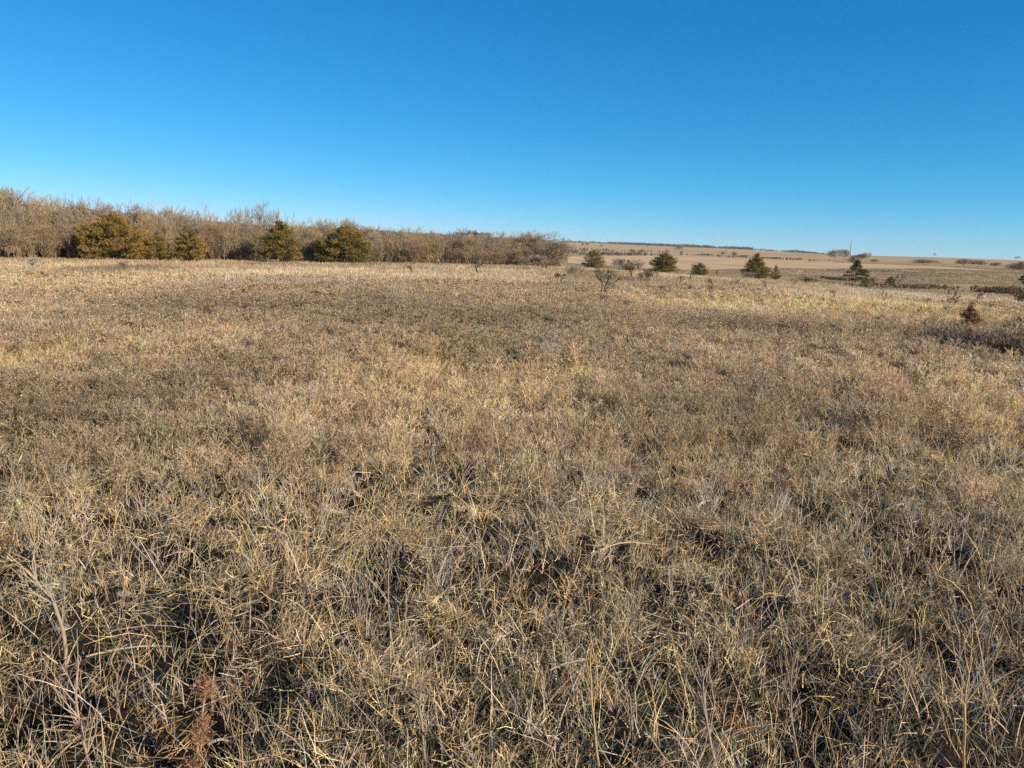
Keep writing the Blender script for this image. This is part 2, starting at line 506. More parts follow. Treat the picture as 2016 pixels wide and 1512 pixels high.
# ------------------------------------------------------------------ grass and weeds (uncountable ground cover)
def build_thatch():
    s = Soup()
    # lying litter blades close to the camera
    x, y, d = scatter(150000, 1.5, 9.0, 1.15)
    P = ground_pts(x, y); n = len(x)
    P[:, 2] += rng.random(n) * 0.05
    clump = .5 * fbm(N3, x * 1.7 + 7, y * 1.7, 3) + .5 * fbm(N4, x * 4.5, y * 4.5, 2)
    w, _, _ = patches(x, y)
    c = pick(LITTER + THATCH[:2], n, .25) * (0.8 + 0.4 * clump)[:, None]
    keep = rng.random(n) < (0.16 + 1.0 * sstep(.38, .60, clump) + .25 * sstep(5, 9, d)) * cover(x, y, d)
    L = rng.uniform(.03, .13, n) * (1 + d / 25)
    Wd = np.maximum(rng.uniform(.0016, .0046, n), d * 0.0006)
    tl = rng.uniform(0.9, 1.75, n)
    k = keep
    ribbons(s, P[k], rng.uniform(0, 2 * math.pi, n)[k], tl[k], tl[k] + rng.normal(size=n)[k] * .35, L[k], Wd[k], c[k], 2, .5)
    return link('fallen_grass', s.mesh('fallen_grass', MAT_GRASS), kind='stuff')

def tufts(s, x, y, d, per, hmul, spread, cols, wmin, rs=rng, tilt=(0.0, .75), bend=.7, nseg=3):
    """grass tufts: `per` blades round every point"""
    n = len(x)
    idx = np.repeat(np.arange(n), per); m = len(idx)
    a = rs.uniform(0, 2 * math.pi, m); r = np.sqrt(rs.random(m)) * spread * np.repeat(rs.uniform(.5, 1.5, n), per)
    bx = x[idx] + r * np.cos(a); by = y[idx] + r * np.sin(a)
    P = ground_pts(bx, by)
    lean = np.repeat(rs.uniform(0, 2 * math.pi, n), per)
    out = np.arctan2(bx - x[idx], by - y[idx])
    az = np.where(rs.random(m) < .6, out, lean) + rs.normal(size=m) * .6
    t0 = rs.uniform(tilt[0], tilt[1], m); t1 = t0 + rs.uniform(.0, bend, m) * rs.choice([1, 1, 1.6], m)
    hh = np.repeat(hmul * rs.uniform(.55, 1.3, n), per) * rs.uniform(.45, 1.15, m)
    Wd = np.maximum(rs.uniform(.0014, .0036, m), d[idx] * wmin)
    base = np.repeat(pick(cols, n, .2, rs) * tone(x, y), per, 0)
    c = np.clip(base * (1 + .2 * rs.normal(size=(m, 1))), .02, .85)
    ribbons(s, P, az, t0, t1, hh, Wd, c, nseg, .3, .8, rs=rs)

def in_field(x, y):
    pxs = [1118, 1200, 1300, 1400, 1500, 1600, 1700, 1800, 1900, 2000]
    near = [158, 150, 132, 140, 172, 185, 200, 214, 224, 224]
    fard = [290, 480, 540, 525, 470, 390, 310, 278, 248, 226]
    az = np.arctan2(x, y); d = np.hypot(x, y); ax = [azim(p) for p in pxs]
    return (az > ax[0]) & (az < ax[-1]) & (d > np.interp(az, ax, near)) & (d < np.interp(az, ax, fard))

def build_grass():
    s = Soup()
    # near field, clumpy
    x, y, d = scatter(12000, 1.5, 10.0, 1.25)
    cl = fbm(N3, x * 1.7 + 7, y * 1.7, 3)
    w, _, _ = patches(x, y)
    st = spots(x, y, STRAW_SPOTS)
    keep = rng.random(len(x)) < np.clip(sstep(.45, .57, cl) * 1.2 * (1 - .6 * w) + .02 + (st * .5 + .25) * sstep(4, 7, d), 0, 1)
    x, y, d = x[keep], y[keep], d[keep]
    kc = rng.random(len(x)) < cover(x, y, d); x, y, d = x[kc], y[kc], d[kc]
    short = rng.random(len(x)) < .80
    tufts(s, x[short], y[short], d[short], 18, .075, .035, STRAW + THATCH[:3], .00055, tilt=(0, .9), bend=1.0)
    tufts(s, x[~short], y[~short], d[~short], 18, .12, .045, STRAW + THATCH[:2], .00055, tilt=(.05, .8), bend=1.2, nseg=4)
    # brittle upright stubble everywhere, thin in the pits
    x, y, d = scatter(46000, 1.5, 12.0, 1.2)
    cl = .5 * fbm(N3, x * 1.7 + 7, y * 1.7, 3) + .5 * fbm(N5, x * 5.2, y * 5.2, 2)
    k = rng.random(len(x)) < np.clip(.12 + 1.1 * sstep(.40, .58, cl), 0, 1) * cover(x, y, d)
    tufts(s, x[k], y[k], d[k], 7, .062, .022, STRAW + THATCH[:3] + GREYC[:2], .0006, tilt=(0, .7), bend=.7, nseg=2)
    # loose broken bits caught in it
    x, y, d = scatter(120000, 1.5, 9.5, 1.2)
    n = len(x); P = ground_pts(x, y); P[:, 2] += rng.uniform(.01, .085, n)
    cl = .5 * fbm(N3, x * 1.7 + 7, y * 1.7, 3) + .5 * fbm(N4, x * 4.5, y * 4.5, 2)
    k = rng.random(n) < np.clip(.08 + sstep(.42, .60, cl), 0, 1) * cover(x, y, d)
    tl = rng.uniform(.3, 1.7, n)
    ribbons(s, P[k], rng.uniform(0, 6.28, n)[k], tl[k], tl[k] + rng.normal(size=n)[k] * .6, rng.uniform(.02, .075, n)[k],
            np.maximum(rng.uniform(.0014, .0040, n), d * .0006)[k], pick(STRAW + THATCH + GREYC, n, .25)[k], 2, .5)
    # lodged swathes lying over
    x, y, d = scatter(150, 1.6, 9.0, 1.2)
    tufts(s, x, y, d, 36, .16, .06, STRAW, .00055, tilt=(.9, 1.35), bend=.6, nseg=4)
    # wispy taller stems
    x, y, d = scatter(4200, 1.6, 14.0, 1.15)
    tufts(s, x, y, d, 2, .30, .02, STRAW + GREYC, .00045, tilt=(0, .8), bend=.8, nseg=4)
    # pinkish thin culms standing
    x, y, d = scatter(3000, 1.7, 12.0, 1.2)
    tufts(s, x, y, d, 3, .20, .03, STRAW + GREYC + WEEDC, .0005, tilt=(0, .5), bend=.5, nseg=4)
    link('dry_grass', s.mesh('dry_grass', MAT_GRASS), kind='stuff')

    s = Soup()
    # middle field
    x, y, d = scatter(34000, 8.0, 30.0, 1.1)
    w, n, n2 = patches(x, y); st = spots(x, y, STRAW_SPOTS); dk = spots(x, y, DARK_SPOTS)
    keep = rng.random(len(x)) < np.clip((1 - w) * .9 + st * 1.2 - dk * .4 + .12, .05, 1)
    x, y, d = x[keep], y[keep], d[keep]
    tufts(s, x, y, d, 11, .20, .10, STRAW + THATCH[:1], .00055, tilt=(0, .6), bend=.7, nseg=2)
    # far part of the plateau up to the trees and the edge
    x, y, d = scatter(150000, 22.0, 92.0, 1.25)
    tufts(s, x, y, d, 5, .19, .22, STRAW[:2] + THATCH + WEEDC + WEEDC + GREYC, .0005, tilt=(0, .7), bend=.5, nseg=1)
    x, y, d = scatter(60000, 60.0, 270.0, 1.3, az0=azim(1120), az1=.74)
    k = rng.random(len(x)) < sstep(.36, .62, fbm(N5, x * .05, y * .16, 4)) * .9 + .08
    infield = in_field(x, y)
    k &= ~infield
    tufts(s, x[k], y[k], d[k], 5, .17, .5, [c_ * .78 for c_ in THATCH + WEEDC] + LITTER, .00045, tilt=(0, .6), bend=.4, nseg=1)
    link('meadow_grass', s.mesh('meadow_grass', MAT_MEADOW), kind='stuff')

    # grey pale grass patches
    s = Soup()
    x, y, d = scatter(90000, 7.0, 50.0, 1.2)
    g = spots(x, y, GREY_SPOTS)
    k = rng.random(len(x)) < g * .7
    tufts(s, x[k], y[k], d[k], 10, .30, .12, BLEACH, .0007, tilt=(0, .5), bend=.4, nseg=2)
    if s.n: link('pale_grass', s.mesh('pale_grass', MAT_MEADOW), kind='stuff')

    # small green rosettes on the ground
    s = Soup()
    x, y, d = scatter(11000, 1.5, 8.0, 1.2)
    k = fbm(N4, x * 1.3, y * 1.3, 2) > .50
    tufts(s, x[k], y[k], d[k], 9, .045, .03, [col(.06, .08, .03), col(.10, .115, .045), col(.05, .06, .03), col(.09, .085, .045)], .0008, tilt=(.5, 1.3), bend=.3, nseg=2)
    link('green_sprouts', s.mesh('green_sprouts', MAT_GRASS), kind='stuff')

def weed_proto(seed, depth=4, spread=.55, first=4, h=.34):
    """fine forked broom-like weed, returned as segments (A,B,level) of about unit size h"""
    r = random.Random(seed)
    segs = []; tips = []
    def grow(p, d, L, lev):
        q = p + d * L
        segs.append((p, q, lev))
        if lev >= depth:
            tips.append(q); return
        k = 3 if r.random() < .45 else 2
        for _ in range(k):
            v = Vector((r.gauss(0, 1), r.gauss(0, 1), r.gauss(0, .6)))
            nd = (d + v * spread + Vector((0, 0, .18))).normalized()
            grow(q, nd, L * r.uniform(.5, .85), lev + 1)
    for k in range(first):
        a = r.uniform(0, 6.28); t = r.uniform(.0, .5)
        grow(Vector((0, 0, 0)), Vector((math.cos(a) * t, math.sin(a) * t, 1)).normalized(), h * r.uniform(.3, .5), 1)
    A = np.array([s[0] for s in segs]); B = np.array([s[1] for s in segs]); L = np.array([s[2] for s in segs])
    return A, B, L, np.array(tips)

def place_protos(s, protos, x, y, d, scale, wmul, cols, dotcols=None, dot=.004, dfrac=1.0, base_w=.0022, rs=rng, toned=False):
    P = ground_pts(x, y)
    which = rs.integers(0, len(protos), len(x))
    for pi, (A, B, L, T) in enumerate(protos):
        k = np.nonzero(which == pi)[0]
        if not len(k): continue
        n = len(k); ns = len(A)
        th = rs.uniform(0, 2 * math.pi, n); sc = scale[k]
        c, s_ = np.cos(th), np.sin(th)
        def tf(Q):
            X = (Q[None, :, 0] * c[:, None] - Q[None, :, 1] * s_[:, None]) * sc[:, None] + P[k, 0:1]
            Y = (Q[None, :, 0] * s_[:, None] + Q[None, :, 1] * c[:, None]) * sc[:, None] + P[k, 1:2]
            Z = Q[None, :, 2] * sc[:, None] + P[k, 2:3]
            return np.stack([X, Y, Z], -1)
        AA = tf(A).reshape(-1, 3); BB = tf(B).reshape(-1, 3)
        lev = np.tile(L, n); dd = np.repeat(d[k], ns)
        wa = np.maximum(base_w * np.repeat(sc, ns) * .75 ** lev * 1.6, dd * wmul)
        cc = np.repeat(pick(cols, n, .15, rs) * (tone(x[k], y[k]) if toned else 1), ns, 0) * (1 + .1 * rs.normal(size=(n * ns, 1)))
        flat_segs(s, AA, BB, wa, wa * .8, np.clip(cc, .02, .8), rs)
        if dotcols is not None and len(T):
            TT = tf(T)
            TT = TT.reshape(-1, 3)
            dd = np.repeat(d[k], len(T))
            kk = rs.random(len(TT)) < dfrac
            TT = TT[kk]; dd = dd[kk]
            sz = np.maximum(dot, dd * wmul * 1.5) * rs.uniform(.6, 1.4, len(TT))
            v = norm(rs.normal(size=(len(TT), 3)))
            flat_segs(s, TT - v * sz[:, None] * .5, TT + v * sz[:, None] * .5, sz, sz * .8, pick(dotcols, len(TT), .2, rs), rs)

def build_weeds():
    dots = [col(.52, .42, .27), col(.46, .36, .24), col(.60, .50, .34)]
    fine = [weed_proto(100 + i, 5, .45, 3, .34) for i in range(7)]
    mid = [weed_proto(200 + i, 4, .5, 4, .36) for i in range(7)]
    s = Soup()
    x, y, d = scatter(9500, 4.2, 13.0, 1.0)
    w, n, n2 = patches(x, y); st = spots(x, y, STRAW_SPOTS); dk = spots(x, y, DARK_SPOTS)
    k = rng.random(len(x)) < np.clip(w * 1.1 - st * .8 + dk * .8, 0, 1)
    x, y, d = x[k], y[k], d[k]
    place_protos(s, fine, x, y, d, rng.uniform(.5, .95, len(x)), .00055, WEEDC, dots, .0042, .6, toned=True)
    link('fine_weeds', s.mesh('fine_weeds', MAT_WEED), kind='stuff')
    s = Soup()
    x, y, d = scatter(32000, 11.0, 34.0, 1.0)
    w, n, n2 = patches(x, y); st = spots(x, y, STRAW_SPOTS); dk = spots(x, y, DARK_SPOTS)
    k = rng.random(len(x)) < np.clip(w * 1.0 - st * .75 + dk * .8, 0, 1)
    x, y, d = x[k], y[k], d[k]
    place_protos(s, mid, x, y, d, rng.uniform(.45, .8, len(x)), .0005, WEEDC, dots, .004, .5, toned=True)
    link('broad_weeds', s.mesh('broad_weeds', MAT_WEED), kind='stuff')
    # grey purple twiggy weeds among the near grass
    s = Soup()
    near = [weed_proto(300 + i, 3, .38, 3, .36) for i in range(8)]
    x, y, d = scatter(1500, 1.7, 7.5, 1.25)
    kc = rng.random(len(x)) < cover(x, y, d); x, y, d = x[kc], y[kc], d[kc]
    place_protos(s, near, x, y, d, rng.uniform(.45, 1.0, len(x)), .0005, WEEDC + GREYC, dots, .003, .2, base_w=.0030)
    link('twiggy_weeds', s.mesh('twiggy_weeds', MAT_WEED), kind='stuff')

build_thatch()
build_grass()
build_weeds()
#@@TREES@@
# ------------------------------------------------------------------ bare trees
BARKS = {'grey': [col(.245, .195, .145), col(.30, .24, .18)], 'tan': [col(.285, .21, .12), col(.33, .25, .145)],
         'red': [col(.22, .14, .10), col(.26, .17, .115)], 'dark': [col(.11, .08, .055), col(.145, .105, .075)], 'black': [col(.045, .035, .027), col(.065, .05, .037)],
         'pale': [col(.36, .30, .23), col(.41, .34, .265)]}
def make_bare(seed, h, width, stems=3, levels=5, tone='grey', twig_mul=1.0, open_=.6, low=.15, dens=3, twig_w=.008, thick=1.0):
    """branch skeleton -> (trunk mesh soup, crown mesh soup) of a leafless tree h tall, about `width` wide"""
    r = random.Random(seed); rs = np.random.default_rng(seed)
    tr, cr = [], []          # (A, B, ra, rb)
    R0 = (h * .018 + .012) * thick
    def grow(p, d, L, rad, lev):
        bends = 3 if lev <= 2 else 2
        for b in range(bends):
            nd = (d + Vector((r.gauss(0, .16), r.gauss(0, .16), r.gauss(.03, .10)))).normalized()
            q = p + nd * (L / bends); r2 = rad * (.84 if lev < 3 else .8)
            (tr if lev <= 1 else cr).append((p, q, rad, r2))
            if lev >= 1 and lev < levels and (b > 0 or lev > 1) and r.random() < .85:
                kid(q, nd, L, r2, lev)
            p, d, rad = q, nd, r2
        if lev < levels:
            for _ in range(dens if lev >= 1 else 2):
                kid(p, d, L, rad, lev)
        return
    def kid(q, nd, L, rad, lev):
        side = Vector((r.gauss(0, 1), r.gauss(0, 1), r.gauss(.1, .5))).normalized()
        k = (nd * (1 - open_ * .45) + side * open_ + Vector((0, 0, .12))).normalized()
        grow(q, k, L * r.uniform(.5, .78), max(rad * r.uniform(.42, .62), twig_w * .4), lev + 1)
    for s_ in range(stems):
        a = r.uniform(0, 6.28); t = r.uniform(.05, .5 if stems > 1 else .12)
        d = Vector((math.cos(a) * t, math.sin(a) * t, 1)).normalized()
        grow(Vector((math.cos(a) * .06 * (stems > 1), math.sin(a) * .06 * (stems > 1), -.05)), d, h * r.uniform(.32, .45), R0 / stems ** .5 * r.uniform(.8, 1.2), 1)
    allp = np.array([q[1] for q in tr + cr])
    sz = h / max(allp[:, 2].max(), .01)
    sx = width / max(np.percentile(np.abs(allp[:, :2]), 97) * 2, .01)
    out = []
    for lst, main in ((tr, True), (cr, False)):
        A = np.array([q[0] for q in lst]) * [sx, sx, sz]; B = np.array([q[1] for q in lst]) * [sx, sx, sz]
        ra = np.array([q[2] for q in lst]); rb = np.array([q[3] for q in lst])
        if not main:
            ra = np.maximum(ra, twig_w * .5); rb = np.maximum(rb, twig_w * .4)
        S = Soup()
        tubes(S, A, B, ra, rb, pick(BARKS[tone], len(A), .15, rs), 5 if main else 3)
        out.append(S)
    return out

def thing(name, label, cat, loc, group=None, rotz=0.0, scale=(1, 1, 1)):
    o = bpy.data.objects.new(name, None); COL.objects.link(o)
    o.empty_display_size = .3
    o.location = [float(v) for v in loc]; o.rotation_euler = (0, 0, rotz); o.scale = scale
    o['label'] = label; o['category'] = cat
    if group: o['group'] = group
    return o

def part(name, me, parent, **kw):
    o = bpy.data.objects.new(name, me); COL.objects.link(o); o.parent = parent
    for k, v in kw.items(): o[k] = v
    return o

def dup(root, loc, label, group=None, rotz=0.0, scale=(1, 1, 1)):
    r = root.copy(); COL.objects.link(r)
    r.location = [float(v) for v in loc]; r.rotation_euler = (0, 0, rotz); r.scale = scale
    r['label'] = label
    if group: r['group'] = group
    elif 'group' in r: del r['group']
    for ch in root.children:
        c = ch.copy(); COL.objects.link(c); c.parent = r
    return r

# variants: (trunk mesh, crown mesh) of unit tree sizes, used by first placement then copied
VAR = {}
def variant(key, **kw):
    T, C = make_bare(**kw)
    VAR[key] = (T.mesh('trunk', MAT_BARK), C.mesh('crown', MAT_BARK), kw['h'], kw['width'], [None])
for i in range(6):
    variant(('thicket', i), seed=40 + i, h=3.2, width=2.9, stems=4, levels=5, tone=['tan', 'grey', 'tan', 'red', 'grey', 'tan'][i], open_=.58, dens=3, twig_w=.0125)
for i in range(3):
    variant(('sky', i), seed=60 + i, h=4.5, width=2.7, stems=4, levels=4, tone=['grey', 'tan', 'pale'][i], open_=.46, dens=3, twig_w=.018)
for i in range(3):
    variant(('shrub', i), seed=70 + i, h=1.6, width=1.9, stems=6, levels=4, tone=['grey', 'dark', 'pale'][i], open_=.7, dens=3, twig_w=.02)
variant(('haw', 0), seed=81, h=1.25, width=1.5, stems=2, levels=4, tone='black', open_=.52, dens=2, twig_w=.02, thick=2.2)
variant(('sap', 0), seed=82, h=1.3, width=.9, stems=1, levels=4, tone='black', open_=.8, dens=2, twig_w=.02, thick=1.4)
variant(('sap', 1), seed=83, h=1.3, width=1.1, stems=1, levels=4, tone='black', open_=.7, dens=2, twig_w=.018, thick=1.3)
for i in range(2):
    variant(('far', i), seed=90 + i, h=6.0, width=5.5, stems=2, levels=5, tone=['grey', 'dark'][i], open_=.75, dens=3, twig_w=.05)
variant(('far', 2), seed=93, h=6.0, width=5.0, stems=1, levels=4, tone='grey', open_=.6, dens=3, twig_w=.16)
variant(('bush', 0), seed=95, h=3.0, width=5.5, stems=7, levels=4, tone='grey', open_=.8, dens=4, twig_w=.04)
variant(('bush', 1), seed=96, h=3.0, width=5.5, stems=7, levels=4, tone='dark', open_=.9, dens=4, twig_w=.045)

def bare(key, name, cat, label, loc, h, w, group=None, rot=None):
    t, c, vh, vw, used = VAR[key]
    sc = (w / vw, w / vw, h / vh)
    rot = rng.uniform(0, 6.28) if rot is None else rot
    if used[0] is not None and used[0].name.split('.')[0] == name:
        return dup(used[0], loc, label, group, rot, sc)
    o = thing(name, label, cat, loc, group, rot, sc)
    part('trunk', t, o); part('crown', c, o)
    if used[0] is None: used[0] = o
    return o

def size_px(base, px_w, py_b, py_t):
    """metres of width and height that a pixel extent has at base's distance"""
    dep = float(np.dot(base - np.array([0, 0, CAM_H]), -M3[:, 2]))
    return px_w * dep / F0, (py_b - py_t) * dep / F0

# ------------------------------------------------------------------ cedars
def cedar_mesh(seed, h, w, bronze=.5, shape='cone', n_spray=1500, leaf=.10, leanp=0.0, tone=None):
    """juniper crown of many small up-swept sprays; shape 'cone', 'round' or 'tier'"""
    rs = np.random.default_rng(seed)
    n = n_spray
    boughs = (240 if w > 3 else 130) if shape != 'tier' else 46
    # boughs: direction, height on the trunk, reach
    bz = rs.uniform(.03, .95, boughs) ** .95; ba = rs.uniform(0, 2 * math.pi, boughs)
    if shape == 'cone': prof = lambda z: np.interp(z, [0, .10, .3, .6, .85, 1], [.80, 1., .95, .62, .26, .03])
    elif shape == 'round': prof = lambda z: np.interp(z, [0, .12, .4, .65, .85, 1], [.88, 1., .97, .80, .50, .08])
    else: prof = lambda z: np.interp(z, [0, .2, .3, .6, .85, 1], [.15, .8, 1., .6, .28, .05])
    reach = prof(bz) * rs.choice([.62, .8, .95, 1.02, 1.22], boughs)
    b = rs.choice(boughs, n, p=reach / reach.sum())
    u = rs.beta(3.0, 1.1, n)                      # along the bough, mostly outer
    rr = reach[b] * u * w / 2
    aa = ba[b] + rs.normal(size=n) * .15 * (1.3 - u * .5)
    zz = bz[b] * h * .93 + (u ** 1.6) * (rs.uniform(.0, .16, boughs)[b]) * h + rs.normal(size=n) * .022 * h
    if shape == 'tier': zz = bz[b] * h * .92 + .1 * h + rs.normal(size=n) * .02 * h
    zz = np.clip(zz, .02 * h if shape != 'tier' else .16 * h, h * 1.02)
    P = np.stack([rr * np.cos(aa) + leanp * zz, rr * np.sin(aa), zz], 1)
    # a pointed leader and filler
    k = n // 12
    P[:k] = np.stack([rs.normal(size=k) * .04 * w, rs.normal(size=k) * .04 * w, h * rs.uniform(.75, 1.04, k)], 1)
    out = norm(np.stack([np.cos(aa), np.sin(aa), .9 + 0 * aa], 1) + rs.normal(size=(n, 3)) * .35)
    per = 7
    S = Soup()
    A = np.repeat(P, per, 0) + rs.normal(size=(n * per, 3)) * leaf * .45
    D = norm(np.repeat(out, per, 0) + rs.normal(size=(n * per, 3)) * .5)
    L = leaf * rs.uniform(.6, 1.5, n * per)
    g = [col(.135, .13, .038), col(.095, .10, .030), col(.17, .16, .045)] if tone is None else tone
    br = [col(.31, .18, .05), col(.36, .215, .06), col(.25, .16, .05)]
    cg = pick(g, n, .2, rs); cb = pick(br, n, .2, rs)
    # bronzed winter tips: whole boughs turn, more so at the outer ends
    bb = rs.random(boughs)[b]
    f = np.clip((bronze * 1.5 - bb) * 2.2, 0, 1) * sstep(.35, .85, u) * rs.uniform(.4, 1, n)
    c = cg * (1 - f[:, None]) + cb * f[:, None]
    c = np.repeat(c, per, 0) * (1 + .2 * rs.normal(size=(n * per, 1)))
    wd = L * rs.uniform(.25, .5, n * per)
    flat_segs(S, A, A + D * L[:, None], wd, wd * .25, np.clip(c, .01, .6), rs)
    crown = S.mesh('crown', MAT_CEDAR)
    T = Soup()
    m = 8
    zt = np.linspace(-.05, h * .9, m)
    pts = np.stack([leanp * zt + rs.normal(size=m) * .012 * h, rs.normal(size=m) * .012 * h, zt], 1)
    rad = np.linspace(h * .028 + .02, .012, m)
    poly_tube(T, pts, rad, col(.23, .16, .115), 7)
    for q in range(boughs):
        z0 = bz[q] * h * .82
        p0 = np.array([leanp * z0, 0, z0]); p1 = np.array([math.cos(ba[q]) * reach[q] * w * .42, math.sin(ba[q]) * reach[q] * w * .42, bz[q] * h + .03 * h])
        md = (p0 + p1) / 2 + np.array([0, 0, -.02 * h])
        poly_tube(T, [p0, md, p1], [h * .009 + .004, h * .006 + .003, .003], col(.21, .15, .11), 4)
    return T.mesh('trunk', MAT_BARK), crown

def cedar(seed, label, px, py_b, py_t, px_w, bronze=.5, shape='cone', n=1500, leaf=None, d=None, cat='cedar tree', name='cedar_tree', group=None, leanp=0.0, tone=None):
    base = at(px, py_b) if d is None else at_d(px, d)
    if d is not None: py_b_ = None
    dep = float(np.dot(base - np.array([0, 0, CAM_H]), -M3[:, 2]))
    w = px_w * dep / F0
    h = max(top_at(px, py_t, base)[2] - base[2], .3)
    t, c = cedar_mesh(seed, h, w, bronze, shape, int(n * (2.3 if w > 3 else 1.35)), leaf or max(.045, min(w * .035, .085)), leanp, tone)
    o = thing(name, label, cat, base, group, 0)
    part('trunk', t, o); part('crown', c, o)
    return o, base, w, h

# belt of bare thicket on the left: base line and heights read from the photograph, in metres on the ground
belt_px = [-260, 0, 300, 520, 700, 900, 1050, 1105]
belt_py = [509, 511, 513, 515, 518, 522, 526, 529]
body_px = [-260, 0, 100, 200, 400, 500, 600, 700, 820, 930, 1000, 1070, 1105]
body_py = [384, 392, 399, 408, 423, 431, 440, 447, 458, 460, 467, 467, 481]
def belt_base(px, back=0.0):
    b = at(px, float(np.interp(px, belt_px, belt_py)))
    if back:
        d = math.hypot(b[0], b[1]); k = (d + back) / d
        b = np.array([b[0] * k, b[1] * k, float(H(b[0] * k, b[1] * k))])
    return b
def seg_label(px):
    marks = [(-300, 160, 'left of the broad golden cedar'), (160, 300, 'beside the broad golden cedar'),
             (300, 400, 'around the two low bronze cedars'), (400, 520, 'left of the narrow dark cedar'),
             (520, 630, 'right of the narrow dark cedar'), (630, 730, 'around the shaded rounded cedar'),
             (730, 860, 'right of the shaded rounded cedar'), (860, 980, 'in the low middle of the belt'),
             (980, 1200, 'at the tapering belt end')]
    for a, b, t in marks:
        if a <= px < b: return t
def build_belt():
    rr = np.random.default_rng(5)
    rows = [(1.5, .60, .88, 33, 'low twiggy bare tree in the front row, ', 'front row of the thicket '),
            (3.2, .86, 1.02, 27, 'bushy bare tree in the middle rows, ', 'middle rows of the thicket '),
            (6.0, 1.04, 1.32, 23, 'tangled bare tree in the back rows, ', 'back rows of the thicket ')]
    for back, lo, hi, step, lab, grp in rows:
        px = -230.0 + rr.uniform(0, 10)
        while px < 1105:
            back_ = back + rr.uniform(-1, 1)
            b = belt_base(px, back_)
            topy = np.interp(px, body_px, body_py)
            hmax = top_at(px, topy, b)[2] - b[2]
            h = hmax * rr.uniform(lo, hi)
            w = rr.uniform(2.0, 3.1) * (h / 3.4) ** .5
            sl = seg_label(px)
            if back < 5 and any(a_ < px < b_ for a_, b_ in ((162, 290), (350, 402), (522, 584), (634, 724))):
                px += step * rr.uniform(.4, .6); continue
            vk = ('thicket', int(rr.integers(0, 6))) if back < 5 or rr.random() < .35 else ('sky', int(rr.integers(0, 3)))
            bare(vk, 'bare_tree', 'tree', lab + sl, b, h, w, group=grp + sl)
            px += step * rr.uniform(.7, 1.3)
    # taller bare crowns that stand out against the sky: (px, top row, width px, variant, label)
    tall = [(-40, 372, 90, 0, 'tall bare tree cut off by the photo edge above the belt'),
            (25, 364, 80, 0, 'tallest bare tree of the belt with fine upswept crown near the left edge'),
            (62, 378, 60, 1, 'bare see-through crown close right of the tallest belt tree'),
            (132, 377, 62, 1, 'bare tree leaning left with dark fanned branches against the sky'),
            (165, 388, 50, 0, 'smaller bare crown right of the left-leaning fanned tree'),
            (205, 383, 44, 2, 'forked bare crown showing against the sky above the broad golden cedar'),
            (275, 400, 70, 0, 'low spread of bare twigs above the belt right of the broad golden cedar'),
            (318, 404, 60, 1, 'thin grey crown above the two low bronze cedars'),
            (408, 396, 42, 2, 'pale narrow bare tree standing alone on the skyline of the belt'),
            (462, 403, 42, 1, 'bare crown left of the double-topped skyline tree'),
            (510, 395, 60, 0, 'double-topped bare tree on the skyline left of the narrow dark cedar'),
            (538, 405, 36, 1, 'bare crown rising directly behind the narrow dark cedar'),
            (575, 416, 34, 2, 'small bare crown on the skyline just right of the narrow dark cedar'),
            (628, 430, 50, 0, 'low bare skyline crown left of the rounded cedar'),
            (684, 430, 38, 1, 'bare skyline crown directly above the rounded cedar'),
            (735, 442, 26, 2, 'little bare crown low on the skyline right of the rounded cedar'),
            (808, 449, 40, 1, 'slim bare tree where the wooded hill meets the sky'),
            (842, 452, 40, 0, 'faint bare crown beside the slim tree where the hill meets the sky'),
            (1010, 462, 34, 1, 'twiggy crown above the low right part of the belt'),
            (1085, 470, 36, 0, 'last bare crown at the right end of the belt')]
    for px, py, wpx, v, lab in tall:
        b = belt_base(px, 5.0 + rr.uniform(0, 2))
        h = (top_at(px, py, b)[2] - b[2]) * 1.04
        w, _ = size_px(b, wpx * 1.15, 0, 0)
        bare(('sky', v), 'bare_tree', 'tree', lab, b, h, w)
    # brush along the foot of the belt: one uncountable mass
    s = Soup()
    n = 1700
    px = rr.uniform(-240, 1110, n); bk = rr.uniform(-.6, 9.5, n)
    gx = np.array([belt_base(p)[:2] for p in np.linspace(-260, 1120, 90)])
    X = np.interp(px, np.linspace(-260, 1120, 90), gx[:, 0]); Y = np.interp(px, np.linspace(-260, 1120, 90), gx[:, 1])
    d = np.hypot(X, Y); k = (d + bk) / d; X, Y = X * k, Y * k; d = d * k
    prot = [weed_proto(500 + i, 5, .5, 5, 1.0) for i in range(6)]
    hf = np.interp(px, [-260, 600, 1110], [1.0, .8, .5])
    clump = fbm(N1, X * .3, Y * .3, 2)
    place_protos(s, prot, X, Y, d, hf * rr.uniform(.6, 1.9, n) * (.5 + clump), .00022, [col(.20, .15, .09), col(.16, .115, .075), col(.27, .20, .12), col(.30, .22, .14)], None, base_w=.012, rs=rr)
    link('undergrowth', s.mesh('undergrowth', MAT_BARK), kind='stuff')
    # wood on the hill behind: reads as one mass
    s = Soup()
    n = 5600
    a0, a1 = azim(-260), azim(1120)
    az = rr.uniform(a0, a1, n); d = rr.uniform(0, 1, n) ** .8 * 300 + 95
    d = d * np.interp(az, [a0, azim(720), azim(900), a1], [1, 1, 1.5, 2.0])
    X, Y = d * np.sin(az), d * np.cos(az)
    prot = [weed_proto(520 + i, 4, .6, 6, 1.0) for i in range(6)]
    place_protos(s, prot, X, Y, d, rr.uniform(.9, 1.8, n), .0003, [col(.22, .15, .105), col(.19, .13, .095), col(.25, .17, .115), col(.21, .135, .105)], None, base_w=.02, rs=rr)
    link('distant_woods', s.mesh('distant_woods', MAT_BARK), kind='stuff')
build_belt()

